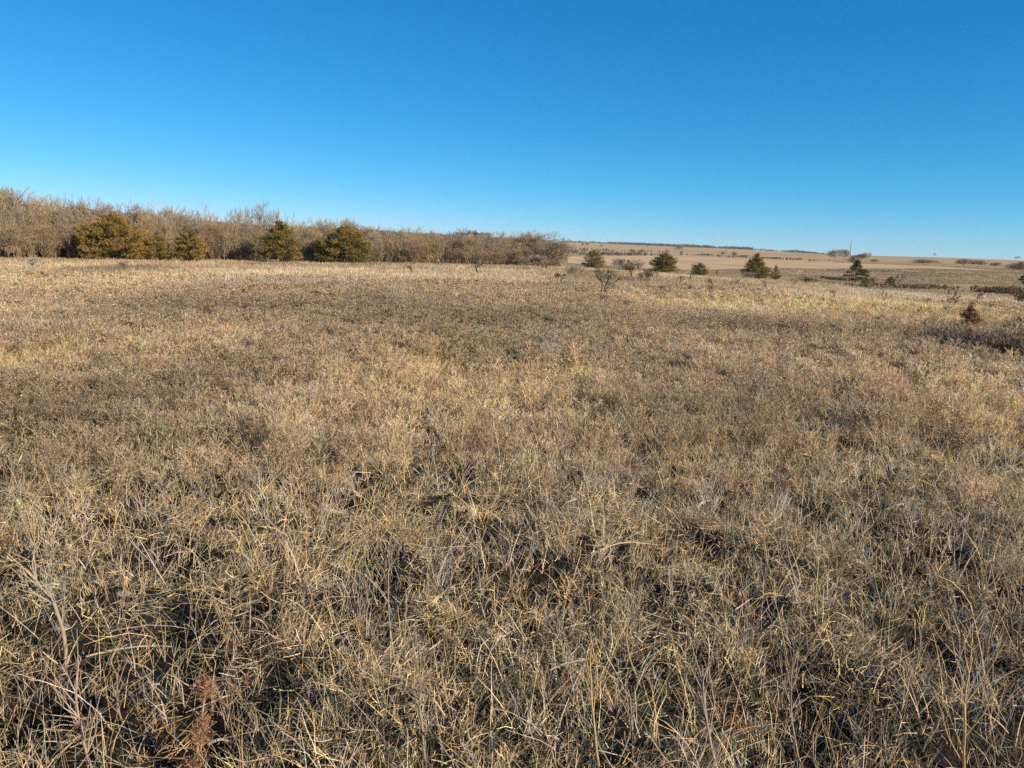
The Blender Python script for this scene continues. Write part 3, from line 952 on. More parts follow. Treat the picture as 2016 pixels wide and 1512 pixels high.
# ------------------------------------------------------------------ the cedars
CED = [
 (1, 'broad golden-bronze cedar, widest of the cedars in the tree belt', 226, 513, 427, 132, 1.0, 'round', 5200),
 (2, 'low bronze cedar half hidden by bare twigs, close right of the broad golden one', 312, 515, 459, 46, .8, 'round', 1700),
 (3, 'low orange-bronze cedar, farther of the two low ones right of the broad golden cedar', 376, 516, 455, 62, .9, 'round', 2300),
 (4, 'narrow dark cedar with up-swept boughs and bronze right side in the belt', 552, 518, 440, 72, .55, 'round', 3200),
 (5, 'rounded cedar with a dark shaded left side and yellowish right side', 680, 519, 449, 98, .6, 'round', 3900),
 (6, 'small olive cedar bush low in the belt near its right part', 1002, 524, 500, 34, .35, 'round', 800),
 (7, 'dark green cedar cone in front of the hay field, first one past the belt end', 1168, 531, 494, 44, .5, 'round', 1300),
 (8, 'little yellow-green cedar among bare twigs left of the full cone-shaped one', 1236, 536, 513, 26, .25, 'round', 800),
 (9, 'full cone-shaped cedar in the open with the hay field behind', 1308, 538, 500, 52, .5, 'round', 1900),
 (10, 'small cedar bush tangled with a bare shrub right of the full cone-shaped one', 1378, 544, 519, 32, .35, 'round', 900),
 (11, 'tall loose cedar with a pointed ragged top crossing the hay field', 1487, 549, 501, 52, .5, 'cone', 1500),
 (12, 'slim little cedar close right of the tall loose one', 1526, 551, 523, 20, .3, 'cone', 800),
 (13, 'dark flat-boughed cedar with bare lower trunk on the slope', 1684, 558, 514, 46, .12, 'tier', 1500),
 (14, 'tiny dark cedar bush beside rusty brush under the flat-boughed cedar', 1703, 563, 546, 20, .3, 'round', 600),
 (15, 'small round green cedar with short trunk next to a bare sapling', 1753, 566, 545, 22, .05, 'round', 700),
 (16, 'dark cedar at the photo edge, only its bough tips showing', 2024, 564, 538, 44, .15, 'tier', 900),
 (17, 'dark wide cedar clump on the crest of the slope at the photo edge', 2008, 531, 516, 58, .25, 'round', 900),
]
for sd_, lab, px, pb, pt, pw, br, shp, n in CED:
    cedar(sd_, lab, px, pb, pt, pw, br, shp, n)
RUST = [col(.34, .14, .05), col(.27, .125, .05), col(.17, .11, .05)]
cedar(31, 'rusty orange young cedar standing alone in the weeds near the right edge', 1905, 657, 600, 50, 0, 'cone', 300, leaf=.032, tone=RUST)
cedar(32, 'small rusty seedling cedar beside the little bare hawthorn tree', 1143, 590, 570, 24, 0, 'round', 260, leaf=.03, tone=RUST)
cedar(33, 'tiny dark red seedling in pale grass left of the field centre', 938, 567, 552, 9, 0, 'cone', 160, leaf=.03, tone=RUST)
cedar(34, 'reddish seedling bush in the grass near the end of the belt', 1097, 550, 542, 14, 0, 'round', 200, leaf=.035, tone=RUST)
# far small cedars on the pasture: (px, base row, top row, width)
FARC = [(1147, 484, 476, 8, 'tiny dark cedar high on the far pasture near the belt end'),
        (1423, 501, 494, 13, 'dark round cedar left of the pair behind the hay field'),
        (1445, 503, 495, 17, 'dark round cedar right of the pair behind the hay field'),
        (1312, 497, 490, 8, 'small dark cedar alone on the far pasture'),
        (1341, 502, 494, 8, 'small dark cedar at the foot of the far bare tree'),
        (1243, 497, 490, 10, 'pointed little cedar in the far scrub'),
        (1264, 497, 489, 10, 'rounded little cedar at the right end of the far scrub'),
        (1194, 495, 488, 8, 'small cedar in the middle of the far scrub'),
        (1150, 496, 487, 20, 'broad dark cedar clump at the left end of the far scrub'),
        (1178, 500, 491, 12, 'dark cedar bush lower in the far scrub, above the dark cedar cone'),
        (1142, 503, 495, 9, 'squat cedar just above the left corner of the hay field'),
        (1155, 504, 498, 7, 'smallest cedar just above the left part of the hay field'),
        (1205, 500, 493, 10, 'olive cedar bush in the far scrub, centre'),
        (1678, 517, 503, 26, 'dark low cedar at the foot of the tall utility pole')]
for i, (px, pb, pt, pw, lab) in enumerate(FARC):
    cedar(200 + i, lab, px, pb, pt, pw, .15, 'round', 160 if pw < 15 else 260, group=None)
cedar(240, 'dark evergreen mass at the right end of the belt, half behind twigs', 1104, 505, 476, 40, .1, 'round', 1100)

# ------------------------------------------------------------------ single bare trees and shrubs in the open
OPEN = [  # key, name, category, label, px, base, top, width
 (('haw', 0), 'small_bare_tree', 'tree', 'little bare hawthorn-like tree with dark forked trunk in mid-field', 1186, 591, 524, 52),
 (('shrub', 0), 'bare_shrub', 'shrub', 'bare grey shrub thicket around the little yellow-green cedar', 1222, 540, 506, 40),
 (('shrub', 2), 'bare_shrub', 'shrub', 'pale upright bare shrub right of the little yellow-green cedar', 1252, 540, 506, 34),
 (('shrub', 0), 'bare_shrub', 'shrub', 'bare shrub left of the first dark cedar cone', 1128, 553, 520, 36),
 (('shrub', 1), 'bare_shrub', 'shrub', 'dark twiggy shrub low before the full cone-shaped cedar', 1278, 556, 526, 34),
 (('shrub', 2), 'bare_shrub', 'shrub', 'pale bare shrub rising behind the small tangled cedar bush', 1372, 541, 513, 26),
 (('sap', 0), 'bare_sapling', 'sapling', 'crooked dark bare sapling below the small tangled cedar bush', 1358, 554, 534, 24),
 (('sap', 1), 'bare_sapling', 'sapling', 'bare sapling with forked top between the two middle cedars', 1412, 546, 530, 12),
 (('sap', 0), 'bare_sapling', 'sapling', 'short dark bare sapling left of the tall loose cedar', 1401, 572, 547, 22),
 (('shrub', 1), 'bare_shrub', 'shrub', 'low dark bramble on the field edge left of the dark ditch line', 1583, 558, 543, 44),
 (('shrub', 0), 'bare_shrub', 'shrub', 'grey scrub at the foot of the tall loose cedar', 1470, 551, 534, 30),
 (('sap', 1), 'bare_sapling', 'sapling', 'spreading bare sapling right of the small round green cedar', 1769, 565, 538, 28),
 (('shrub', 0), 'bare_shrub', 'shrub', 'rusty-grey shrub between the flat-boughed and the round green cedar', 1718, 562, 544, 18),
 (('sap', 1), 'bare_sapling', 'sapling', 'grey bare sapling in the weeds left of the rusty young cedar', 1870, 603, 568, 36),
 (('sap', 0), 'bare_sapling', 'sapling', 'dark thin sapling behind the rusty young cedar', 1921, 604, 576, 26),
 (('shrub', 1), 'bare_shrub', 'shrub', 'dark shrub leaning in at the photo edge above the weeds', 2004, 604, 566, 44),
 (('shrub', 1), 'bare_shrub', 'shrub', 'low dark bramble mound left of the shrub at the photo edge', 1962, 577, 564, 60),
 (('shrub', 1), 'bare_shrub', 'shrub', 'low reddish-brown bramble under the slope right of the bare sapling', 1822, 570, 557, 50),
 (('shrub', 1), 'bare_shrub', 'shrub', 'flat dark bramble left part of the edge row', 1795, 568, 558, 40),
 (('sap', 0), 'bare_sapling', 'sapling', 'bare sapling with low spreading branches before the middle of the belt', 942, 541, 516, 34),
 (('sap', 0), 'bare_sapling', 'sapling', 'short reddish sapling in grass left of the spreading one', 810, 541, 522, 26),
 (('sap', 1), 'bare_sapling', 'sapling', 'forked pale sapling leaning at the belt edge right of the rounded cedar', 792, 520, 490, 26),
 (('shrub', 2), 'bare_shrub', 'shrub', 'small pale round shrub in the grass before the left part of the belt', 70, 532, 502, 30),
 (('sap', 0), 'bare_sapling', 'sapling', 'low flat sapling in grass below the broad golden cedar', 246, 533, 516, 26),
 (('sap', 0), 'bare_sapling', 'sapling', 'tiny twig sapling in grass right of the low flat one', 290, 585, 568, 24),
 (('shrub', 0), 'bare_shrub', 'shrub', 'grey twiggy shrub at the right end of the belt near the ground', 1062, 533, 500, 60),
 (('haw', 0), 'small_bare_tree', 'tree', 'larger pale-branched bare tree standing forward at the belt end', 1070, 530, 474, 56),
 (('shrub', 1), 'bare_shrub', 'shrub', 'dark bare shrub seen at the far right edge low in the weeds', 2012, 700, 640, 40),
]
for key, nm, cat, lab, px, pb, pt, pw in OPEN:
    b = at(px, pb)
    w, _ = size_px(b, pw, 0, 0)
    h = top_at(px, pt, b)[2] - b[2]
    bare(key, nm, cat, lab, b, h, w)
FAINT = [(1242, 548, 524), (1292, 552, 534), (1338, 560, 542), (1446, 566, 548), (1508, 570, 552), (1560, 566, 548), (1352, 584, 560), (1640, 590, 570),
         (1300, 580, 562), (1480, 590, 572), (1740, 596, 574), (1105, 560, 538)]
for px, pb, pt in FAINT:
    b = at(px, pb); w, _ = size_px(b, (pb - pt) * 1.1, 0, 0)
    bare(('sap', int(rng.integers(0, 2))), 'bare_sapling', 'sapling', 'thin faint bare sapling, one of those scattered over the right middle field', b, top_at(px, pt, b)[2] - b[2], w,
         group='faint bare saplings in the right middle field')
FAR = [
 (('far', 0), 'bare_tree', 'tree', 'bare round-crowned tree left of the tall utility pole', 1643, 517, 490, 34),
 (('far', 0), 'bare_tree', 'tree', 'second bare crown touching the tall utility pole', 1660, 517, 489, 26),
 (('far', 1), 'bare_tree', 'tree', 'reddish bare tree right of the tall utility pole', 1692, 518, 499, 22),
 (('far', 0), 'bare_tree', 'tree', 'pale bare tree, taller one of the three right of the tall pole', 1703, 518, 496, 22),
 (('bush', 0), 'bare_shrub', 'shrub', 'small grey bush at the right end of the tall pole group', 1721, 518, 509, 14),
 (('far', 0), 'bare_tree', 'tree', 'single upright bare tree on the far pasture with a pale pole beside', 1337, 500, 481, 18),
 (('far', 1), 'bare_tree', 'tree', 'small reddish bare tree on the far pasture near the belt end', 1156, 486, 477, 10),
 (('far', 1), 'bare_tree', 'tree', 'tiny reddish bare tree in the middle of the far pasture', 1184, 488, 481, 6),
 (('bush', 0), 'bare_shrub', 'shrub', 'low grey shrub mound, leftmost on the top edge of the right slope', 1818, 522, 509, 46),
 (('bush', 0), 'bare_shrub', 'shrub', 'round grey shrub, biggest of the skyline row on the right slope', 1896, 525, 508, 28),
 (('bush', 0), 'bare_shrub', 'shrub', 'round grey shrub close right of the biggest in the skyline row', 1926, 526, 510, 28),
 (('bush', 0), 'bare_shrub', 'shrub', 'smallest shrub, last of the skyline row on the right slope', 1959, 527, 515, 20),
 (('bush', 1), 'bare_shrub', 'shrub', 'dark brush clump, left one in the far scrub', 1218, 502, 496, 34),
 (('bush', 1), 'bare_shrub', 'shrub', 'dark brush clump, right one in the far scrub', 1250, 503, 495, 24),
 (('bush', 1), 'bare_shrub', 'shrub', 'grey brush clump right above the dark cedar cone', 1192, 502, 495, 24),
 (('bush', 1), 'bare_shrub', 'shrub', 'brown brush at the left corner of the far scrub', 1130, 500, 490, 24),
 (('bush', 1), 'bare_shrub', 'shrub', 'low brush strip left of the two dark round cedars', 1390, 503, 499, 26),
 (('bush', 1), 'bare_shrub', 'shrub', 'low brush strip just right of the two dark round cedars', 1463, 506, 502, 26),
 (('bush', 1), 'bare_shrub', 'shrub', 'low dark brush strip far behind the tall loose cedar', 1528, 510, 506, 22),
]
for key, nm, cat, lab, px, pb, pt, pw in FAR:
    b = at(px, pb)
    w, _ = size_px(b, pw, 0, 0)
    h = top_at(px, pt, b)[2] - b[2]
    bare(key, nm, cat, lab, b, h, w)
for px, d, pt, pw, lab in [(1837, 880, 498, 9, 'lone small tree standing on the bare skyline of the right slope'),
                           (2003, 880, 504, 16, 'lone flat-topped tree on the skyline close to the photo edge'),
                           (1121, 1100, 471, 12, 'pale round bare crown on the skyline over the belt end')]:
    b = at_d(px, d)
    w, _ = size_px(b, pw, 0, 0); h = top_at(px, pt, b)[2] - b[2]
    bare(('far', 2), 'bare_tree', 'tree', lab, b, max(h, 3), w)
b = at_d(930, 560)     # rounded clump of bare trees on the ridge
for i, (px, pt, pw) in enumerate([(908, 456, 34), (930, 452, 34), (953, 455, 26)]):
    b = at_d(px, 520); w, _ = size_px(b, pw, 0, 0); h = top_at(px, pt, b)[2] - b[2]
    bare(('bush', i % 2), 'bare_tree', 'tree', ['left bare crown of the rounded clump on the ridge', 'middle bare crown of the rounded clump on the ridge', 'right bare crown of the rounded clump on the ridge'][i], b, h, w)

# far wooded ridge along the horizon: one mass
def build_ridge():
    s = Soup(); rr = np.random.default_rng(9)
    n = 2600
    px = rr.uniform(1040, 1620, n)
    az = np.interp(px, np.linspace(1000, 1700, 30), [azim(p) for p in np.linspace(1000, 1700, 30)])
    d = rr.uniform(1400, 1560, n) * np.interp(px, [1000, 1100, 1700], [.62, 1, 1])
    dens = fbm(N5, px * .03, px * 0 + 2, 3)
    k = rr.random(n) < sstep(.40, .62, dens) * 1.1 + .10
    az, d, px, dens = az[k], d[k], px[k], dens[k]
    X, Y = d * np.sin(az), d * np.cos(az); n = len(X)
    Z = H(X, Y)
    hh = rr.uniform(1.2, 3.4, n) * np.interp(px, [1040, 1300, 1500, 1620], [.8, 1.0, 1.25, .5]) * (.5 + dens)
    for q in range(n):
        pass
    m = 14
    idx = np.repeat(np.arange(n), m)
    P = np.stack([X, Y, Z], 1)[idx] + np.stack([rr.normal(size=n * m) * 2.6, rr.normal(size=n * m) * 2.6, rr.random(n * m) * hh[idx]], 1)
    D = norm(rr.normal(size=(n * m, 3)) + [0, 0, .8])
    L = rr.uniform(.8, 2.2, n * m)
    flat_segs(s, P, P + D * L[:, None], L * .6, L * .4, pick([col(.11, .10, .075), col(.09, .085, .065), col(.14, .115, .085)], n * m, .2, rr), rr)
    link('distant_trees', s.mesh('distant_trees', MAT_BARK), kind='stuff')
build_ridge()

# low scrub strips on the pasture and in the ditch (ground cover, uncountable)
def build_scrub():
    s = Soup(); rr = np.random.default_rng(19)
    prot = [weed_proto(540 + i, 4, .6, 6, 1.0) for i in range(5)]
    def strip(p0, p1, n, jit, hs, cols, wm=.0004):
        a = at(*p0); b = at(*p1)
        t = rr.random(n)
        X = a[0] + (b[0] - a[0]) * t + rr.normal(size=n) * jit; Y = a[1] + (b[1] - a[1]) * t + rr.normal(size=n) * jit
        place_protos(s, prot, X, Y, np.hypot(X, Y), rr.uniform(.5, 1.4, n) * hs, wm, cols, None, base_w=.02 if math.hypot(a[0], a[1]) > 30 else .008, rs=rr)
    br = [col(.26, .19, .12), col(.34, .24, .15), col(.20, .15, .10)]
    strip((1130, 501), (1270, 503), 130, 9, 1.5, br)
    strip((1130, 492), (1290, 497), 70, 22, 1.5, br)
    strip((1380, 503), (1560, 511), 110, 7, .8, br)
    strip((1540, 511), (1630, 516), 40, 5, .6, br)
    strip((1620, 549), (1680, 554), 110, .5, .3, [col(.2, .14, .09), col(.26, .18, .11)])
    strip((1690, 566), (1860, 572), 90, 1.4, .4, br)
    strip((1940, 578), (2060, 583), 160, .9, .5, [col(.22, .15, .09), col(.28, .18, .11)])
    strip((1880, 700), (2070, 745), 260, .35, .33, [col(.16, .12, .09), col(.12, .09, .065)], .0004)
    strip((1990, 655), (2080, 675), 16, .3, .30, [col(.16, .12, .09), col(.12, .09, .065)], .0004)
    # fence-line weeds along the near edge of the hay field
    link('scrub', s.mesh('scrub', MAT_BARK), kind='stuff')
build_scrub()

# ------------------------------------------------------------------ utility poles and radio masts
MAT_POLE, _n, _b = new_mat('weathered_wood')
_no = _n.nodes.new('ShaderNodeTexNoise'); _no.inputs['Scale'].default_value = 6
_cr = _n.nodes.new('ShaderNodeValToRGB'); _cr.color_ramp.elements[0].color = (.16, .13, .11, 1); _cr.color_ramp.elements[1].color = (.30, .26, .22, 1)
_n.links.new(_no.outputs['Fac'], _cr.inputs[0]); _n.links.new(_cr.outputs[0], _b.inputs['Base Color'])
MAT_METAL, _n, _b = new_mat('galvanised_steel')
_b.inputs['Base Color'].default_value = (.42, .43, .45, 1); _b.inputs['Metallic'].default_value = .3; _b.inputs['Roughness'].default_value = .5

def soup_plain(S, name, mat):
    return mesh_from(name, np.concatenate(S.V), np.concatenate(S.F), None, mat)

def pole(px, pb, pt, lab, rad=.14, arm=True):
    b = at(px, pb)
    h = top_at(px, pt, b)[2] - b[2]
    o = thing('utility_pole', lab, 'pole', b, 'utility poles')
    S = Soup(); poly_tube(S, [[0, 0, -.3], [0, 0, h * .5], [0, 0, h]], [rad, rad * .85, rad * .65], col(.2, .2, .2), 10)
    cap = Soup(); poly_tube(S, [[0, 0, h], [0, 0, h + .02]], [rad * .65, .001], col(.2, .2, .2), 10)
    part('shaft', soup_plain(S, 'shaft', MAT_POLE), o)
    if arm:
        A = Soup(); poly_tube(A, [[-.05, 0, h + .02], [-.05, 0, h + .16]], [.05, .035], col(.4, .4, .4), 8)
        poly_tube(A, [[-.05, 0, h - .5], [.22, 0, h - .45]], [.03, .03], col(.4, .4, .4), 6)
        part('insulator', soup_plain(A, 'insulator', MAT_METAL), o)
    return b, h
pb_ = [pole(1672, 517, 474, 'tallest utility pole, standing beside the bare trees behind the hay field', .17),
       pole(1429, 508, 481, 'middle utility pole behind the hay field, between the two dark round cedars', .26),
       pole(1274.5, 504, 484, 'faint pale utility pole on the far pasture near the scrub', .22),
       pole(1344, 500, 479, 'thin pale pole right against the single upright bare tree', .22)]

def mast(px, pt, d, lab, wd):
    b = at_d(px, d)
    h = top_at(px, pt, b)[2] - b[2]
    o = thing('radio_mast', lab, 'radio mast', b, 'radio masts on the horizon')
    S = Soup()
    legs = [(math.cos(a) * wd, math.sin(a) * wd) for a in (0.4, 2.5, 4.6)]
    for lx, ly in legs: poly_tube(S, [[lx, ly, -1], [lx, ly, h]], [wd * .28, wd * .28], col(.4, .4, .4), 4)
    nb = int(h / 2.4); A = []; B = []
    for i in range(nb):
        z = h * i / nb; z2 = h * (i + 1) / nb
        for q in range(3):
            a, c = legs[q], legs[(q + 1) % 3]
            A.append((a[0], a[1], z)); B.append((c[0], c[1], z2))
    A, B = np.array(A), np.array(B); tubes(S, A, B, np.full(len(A), wd * .15), np.full(len(A), wd * .15), np.full((len(A), 3), .4))
    part('lattice_tower', soup_plain(S, 'lattice_tower', MAT_METAL), o)
    G = Soup(); A = []; B = []
    for a in (0.4, 2.5, 4.6):
        for f in (.5, .95):
            A.append((0, 0, h * f)); B.append((math.cos(a) * h * .5, math.sin(a) * h * .5, 0))
    A, B = np.array(A), np.array(B); tubes(G, A, B, np.full(len(A), .02), np.full(len(A), .02), np.full((len(A), 3), .3))
    part('guy_wires', soup_plain(G, 'guy_wires', MAT_METAL), o)
mast(1403.5, 463, 1750, 'shorter radio mast, left of the pair on the horizon', .55)
mast(1421.5, 453, 1750, 'taller radio mast, right of the pair on the horizon', .55)
mast(1155.5, 464, 1800, 'faint thin radio mast far left, above the far pasture', .5)

# ------------------------------------------------------------------ single weeds, sticks and stones in the near grass
def stalk(name, cat, label, pb, pt, rad, tone, forks=5, flen=.3, head=None, bow=.05, seed=0, mid=None, group=None, fork_from=.45, twig=2):
    """a dead weed standing at photo pixel pb with its tip seen at pt"""
    r = np.random.default_rng(seed + 900)
    b = at(*pb)
    t = top_at(pt[0], pt[1], b)
    t = t + np.array([0, r.normal() * .03, 0])
    o = thing(name, label, cat, b, group)
    e = t - b
    n = 9; u = np.linspace(0, 1, n)
    L = np.linalg.norm(e)
    sd_ = norm(np.cross(e, [0, 1, .2]))
    wob = np.cumsum(r.normal(size=(n, 3)), 0) * L * .006
    pts = e * u[:, None] + sd_ * (np.sin(u * math.pi) * bow * L)[:, None] + wob
    pts[0] = [0, 0, -.02]
    c = np.array(tone)
    S = Soup(); poly_tube(S, pts, np.linspace(rad, rad * .45, n), c, 7)
    part('stem', S.mesh('stem', MAT_WEED), o)
    F = Soup(); tips = []
    for k in range(forks):
        i = min(n - 2, int(n * (fork_from + (1 - fork_from) * (k + r.random() * .6) / max(forks, 1))))
        p = pts[i]; a = r.uniform(0, 2 * math.pi)
        d = norm(pts[i + 1] - pts[i]) + np.array([math.cos(a), math.sin(a), .15]) * .55
        d = norm(d); ll = L * flen * r.uniform(.6, 1.2)
        q = [p, p + d * ll * .5 + r.normal(size=3) * ll * .05, p + d * ll + np.array([0, 0, ll * .12])]
        poly_tube(F, q, [rad * .45, rad * .33, rad * .2], c * 1.05, 5); tips.append(q[-1])
        for w_ in range(twig):
            a = r.uniform(0, 2 * math.pi)
            d2 = norm(d + np.array([math.cos(a), math.sin(a), .1]) * .6)
            s0 = q[1] if w_ % 2 == 0 else (q[1] + q[2]) / 2
            e2 = s0 + d2 * ll * r.uniform(.3, .6)
            poly_tube(F, [s0, (s0 + e2) / 2 + r.normal(size=3) * ll * .02, e2], [rad * .28, rad * .2, rad * .12], c * 1.08, 4); tips.append(e2)
    tips.append(pts[-1])
    if F.n: part('twigs', F.mesh('twigs', MAT_WEED), o)
    if head:
        hc, hs, hn, hl = head
        for T in tips:
            Hs = Soup(); T = np.array(T)
            P = T + r.normal(size=(hn, 3)) * hs
            D = norm(r.normal(size=(hn, 3)) + [0, 0, .5])
            flat_segs(Hs, P, P + D * hl, np.full(hn, hl * .2), np.full(hn, hl * .1), pick([np.array(hc)], hn, .25, r), r)
            part('seed_head', Hs.mesh('seed_head', MAT_WEED), o)
    return o
PALE = (.44, .36, .27); GREY = (.40, .32, .24); STR = (.58, .42, .22); BRN = (.34, .24, .16); RST = (.40, .22, .11)
fl = ((.50, .42, .30), .010, 12, .010)
stalk('dead_weed', 'weed', 'thick pale grey forked dead branch curving up to the left', (130, 1312), (62, 1120), .0085, PALE, 6, .38, fl, -.12, 1, fork_from=.55)
stalk('dead_weed', 'weed', 'tall slim pale weed forked at its top, left of the photo centre', (790, 1352), (770, 1090), .0042, GREY, 4, .25, ((.5, .41, .3), .007, 7, .008), .03, 2, fork_from=.75)
stalk('dead_weed', 'weed', 'thin bleached stalk just right of the tall slim forked weed', (801, 1312), (803, 1150), .0034, PALE, 0, .2, None, .04, 3)
stalk('dead_weed', 'weed', 'dense feathery grey weed with many side twigs in the lower middle', (838, 1500), (832, 1275), .0045, GREY, 16, .30, ((.46, .37, .28), .007, 6, .007), .02, 4, fork_from=.15, twig=4)
stalk('dead_weed', 'weed', 'rusty furry seed plume on a stout pale stalk at the bottom edge', (385, 1560), (415, 1345), .0065, (.52, .40, .24), 6, .14, ((.40, .23, .13), .011, 90, .013), .03, 5, fork_from=.25, twig=2)
stalk('dead_weed', 'weed', 'straight straw-coloured double stem rising from the dark hollow', (1182, 1540), (1163, 1285), .0042, STR, 3, .2, None, .01, 6)
stalk('dead_weed', 'weed', 'curved grey stalk with forked feathery top above the dark hollow', (1262, 1348), (1243, 1195), .0045, PALE, 5, .32, ((.50, .40, .29), .008, 8, .009), .10, 7, fork_from=.7)
stalk('dead_weed', 'weed', 'bare curved twig forking like an antler in the dark hollow', (1215, 1510), (1235, 1370), .0038, GREY, 5, .4, None, -.10, 8)
stalk('dead_weed', 'weed', 'low pale forked twigs at the bottom edge right of the dark hollow', (1345, 1525), (1278, 1437), .0042, PALE, 4, .45, None, .05, 9)
stalk('dead_weed', 'weed', 'upright cluster of pale twigs at the bottom edge, right of the hollow', (1338, 1530), (1338, 1445), .0034, PALE, 5, .45, None, .02, 10)
stalk('dead_weed', 'weed', 'bundle of pinkish grey stems standing right of the dark hollow', (1418, 1530), (1388, 1320), .0052, (.42, .33, .27), 9, .42, ((.46, .36, .26), .006, 5, .008), .04, 11, fork_from=.35)
stalk('dead_weed', 'weed', 'long straight thin stalk under the dark curled leaves', (1578, 1215), (1541, 985), .0036, GREY, 0, .2, None, .01, 12)
stalk('leafy_weed', 'weed', 'dead weed with dark shrivelled leaves at its top', (1545, 1010), (1534, 948), .005, BRN, 7, .5, ((.17, .12, .085), .016, 8, .032), .02, 13, fork_from=.5)
stalk('grass_stalk', 'grass stalk', 'long straw stalk leaning right, crossing the weeds low on the right', (1800, 890), (1869, 823), .0034, STR, 2, .15, None, .02, 14)
stalk('grass_stalk', 'grass stalk', 'shorter straw stalk leaning right above the long leaning one', (1790, 812), (1820, 745), .0036, STR, 2, .15, None, .02, 15)
stalk('grass_stalk', 'grass stalk', 'upright dark-footed stalk near the right edge', (1970, 900), (1979, 783), .0042, (.48, .36, .2), 1, .15, None, .01, 16)
stalk('grass_stalk', 'grass stalk', 'tall orange stalk bowed slightly, right of the field centre', (1385, 812), (1383, 717), .0048, (.62, .40, .18), 2, .15, None, .03, 17)
stalk('dead_weed', 'weed', 'tall white stalk with fluffy pale top in the left middle field', (604, 905), (613, 757), .0036, PALE, 5, .14, ((.62, .54, .42), .010, 10, .012), .01, 18, fork_from=.8)
stalk('grass_stalk', 'grass stalk', 'pale arched grass stalk left of the tall white one', (453, 853), (472, 806), .0035, PALE, 2, .2, None, .08, 19)
stalk('dead_weed', 'weed', 'pale umbel seed heads on a bent stem, middle of three in the right field', (1663, 684), (1663, 642), .006, STR, 6, .5, ((.60, .50, .34), .02, 14, .035), .01, 20, fork_from=.7)
stalk('dead_weed', 'weed', 'tall pale weed with flat seed head, right one of three in the right field', (1755, 680), (1775, 633), .006, STR, 5, .4, ((.60, .50, .34), .02, 14, .035), .03, 21, fork_from=.7)
stalk('dead_weed', 'weed', 'tall pale weed with leaning seed head, left one of three in the right field', (1595, 678), (1612, 630), .006, STR, 5, .4, ((.60, .50, .34), .02, 14, .035), .03, 22, fork_from=.7)
stalk('dead_weed', 'weed', 'wispy whitish fan-shaped weed in the middle of the field', (1120, 748), (1085, 684), .0045, PALE, 12, .55, ((.55, .50, .42), .014, 8, .02), .06, 23, fork_from=.2, twig=4)
stalk('dead_weed', 'weed', 'knobbly pale weed on the left middle field beside grey grass', (500, 800), (502, 765), .004, PALE, 3, .3, None, .02, 24)
stalk('dead_weed', 'weed', 'branching straw stems fanned out near the lower right edge', (1900, 1540), (1905, 1290), .0045, STR, 8, .45, None, .03, 25, fork_from=.2)
stalk('dead_weed', 'weed', 'long dark reddish stalk arching up near the right edge', (1945, 1330), (1990, 1140), .004, (.42, .28, .17), 2, .2, None, .05, 26)
stalk('dead_weed', 'weed', 'pale forked stick pointing up at the very right edge', (1975, 1255), (2016, 1212), .0055, PALE, 2, .4, None, .02, 27)
stalk('dead_weed', 'weed', 'two-stemmed pinkish weed in the lower left corner', (190, 1530), (165, 1330), .0045, (.44, .34, .28), 9, .5, None, .05, 28, fork_from=.2)
stalk('dead_weed', 'weed', 'thin reddish stalk left of the rusty furry plume', (245, 1440), (232, 1305), .0036, (.42, .28, .2), 5, .4, None, .05, 29, fork_from=.3)
stalk('dead_weed', 'weed', 'tall grey branching weed between the hollow and the bundle of stems', (1595, 1545), (1560, 1290), .004, GREY, 8, .35, None, .06, 30, fork_from=.3)
stalk('dead_weed', 'weed', 'pale weed with feathery white side twigs on the right, below the dark leaves', (1802, 1075), (1790, 1000), .0045, (.58, .54, .48), 9, .5, ((.58, .5, .38), .008, 8, .009), .03, 31, fork_from=.3)
stalk('grass_stalk', 'grass stalk', 'straight leaning straw stalk in the lower right quarter', (1560, 1300), (1660, 1185), .0036, STR, 1, .2, None, .02, 32)

def stick(label, p0, p1, rad, tone, bow=.1, lift=.03, name='fallen_stick', seed=0, forks=0):
    r = np.random.default_rng(seed + 400)
    a, b = at(*p0), at(*p1)
    e = b - a; n = 9; u = np.linspace(0, 1, n); L = np.linalg.norm(e)
    sd_ = norm(np.cross(e, [0, 0, 1.0]))
    X = a[0] + e[0] * u; Y = a[1] + e[1] * u
    off = sd_ * (np.sin(u * math.pi) * bow * .4 * L)[:, None] + np.cumsum(r.normal(size=(n, 3)), 0) * L * .007
    pts = np.stack([X, Y, H(X, Y)], 1) - a
    pts[:, 2] = np.linspace(pts[0, 2], pts[-1, 2], n) + lift + np.abs(np.sin(u * math.pi)) * .015
    pts = pts + off
    S = Soup(); poly_tube(S, pts, rad * np.interp(u, [0, .2, .8, 1], [.9, 1, .7, .45]), np.array(tone), 8)
    for k in range(forks):
        i = int(r.integers(2, 7)); d = norm(e + r.normal(size=3) * L * .7); d[2] = abs(d[2])
        poly_tube(S, [pts[i], pts[i] + d * L * .12, pts[i] + d * L * .22 + [0, 0, .01]], [rad * .5, rad * .4, rad * .25], np.array(tone), 6)
    me = S.mesh(name, MAT_WEED)
    return link(name, me, None, a, label=label, category='stick')
stick('rough grey dead branch lying in the grass left of the field centre', (348, 935), (405, 996), .022, (.30, .26, .23), .05, .04, seed=1, forks=2, name='fallen_branch')
stick('white bent stick lying in the grass right of the centre', (1372, 1016), (1402, 1004), .008, (.66, .60, .54), -.3, .05, seed=2)
stick('pale arched stick lying under the dark curled leaves, on the right', (1742, 1022), (1812, 1008), .0065, (.64, .56, .46), -.12, .06, seed=3)
stick('pale slightly bent stick lying in the lower left grass', (172, 1322), (335, 1300), .0045, (.60, .48, .38), -.04, .06, seed=4, forks=2)
stick('thin grey stick lying just above the bent one, lower left', (206, 1270), (372, 1270), .0030, (.52, .46, .42), -.04, .06, seed=5)
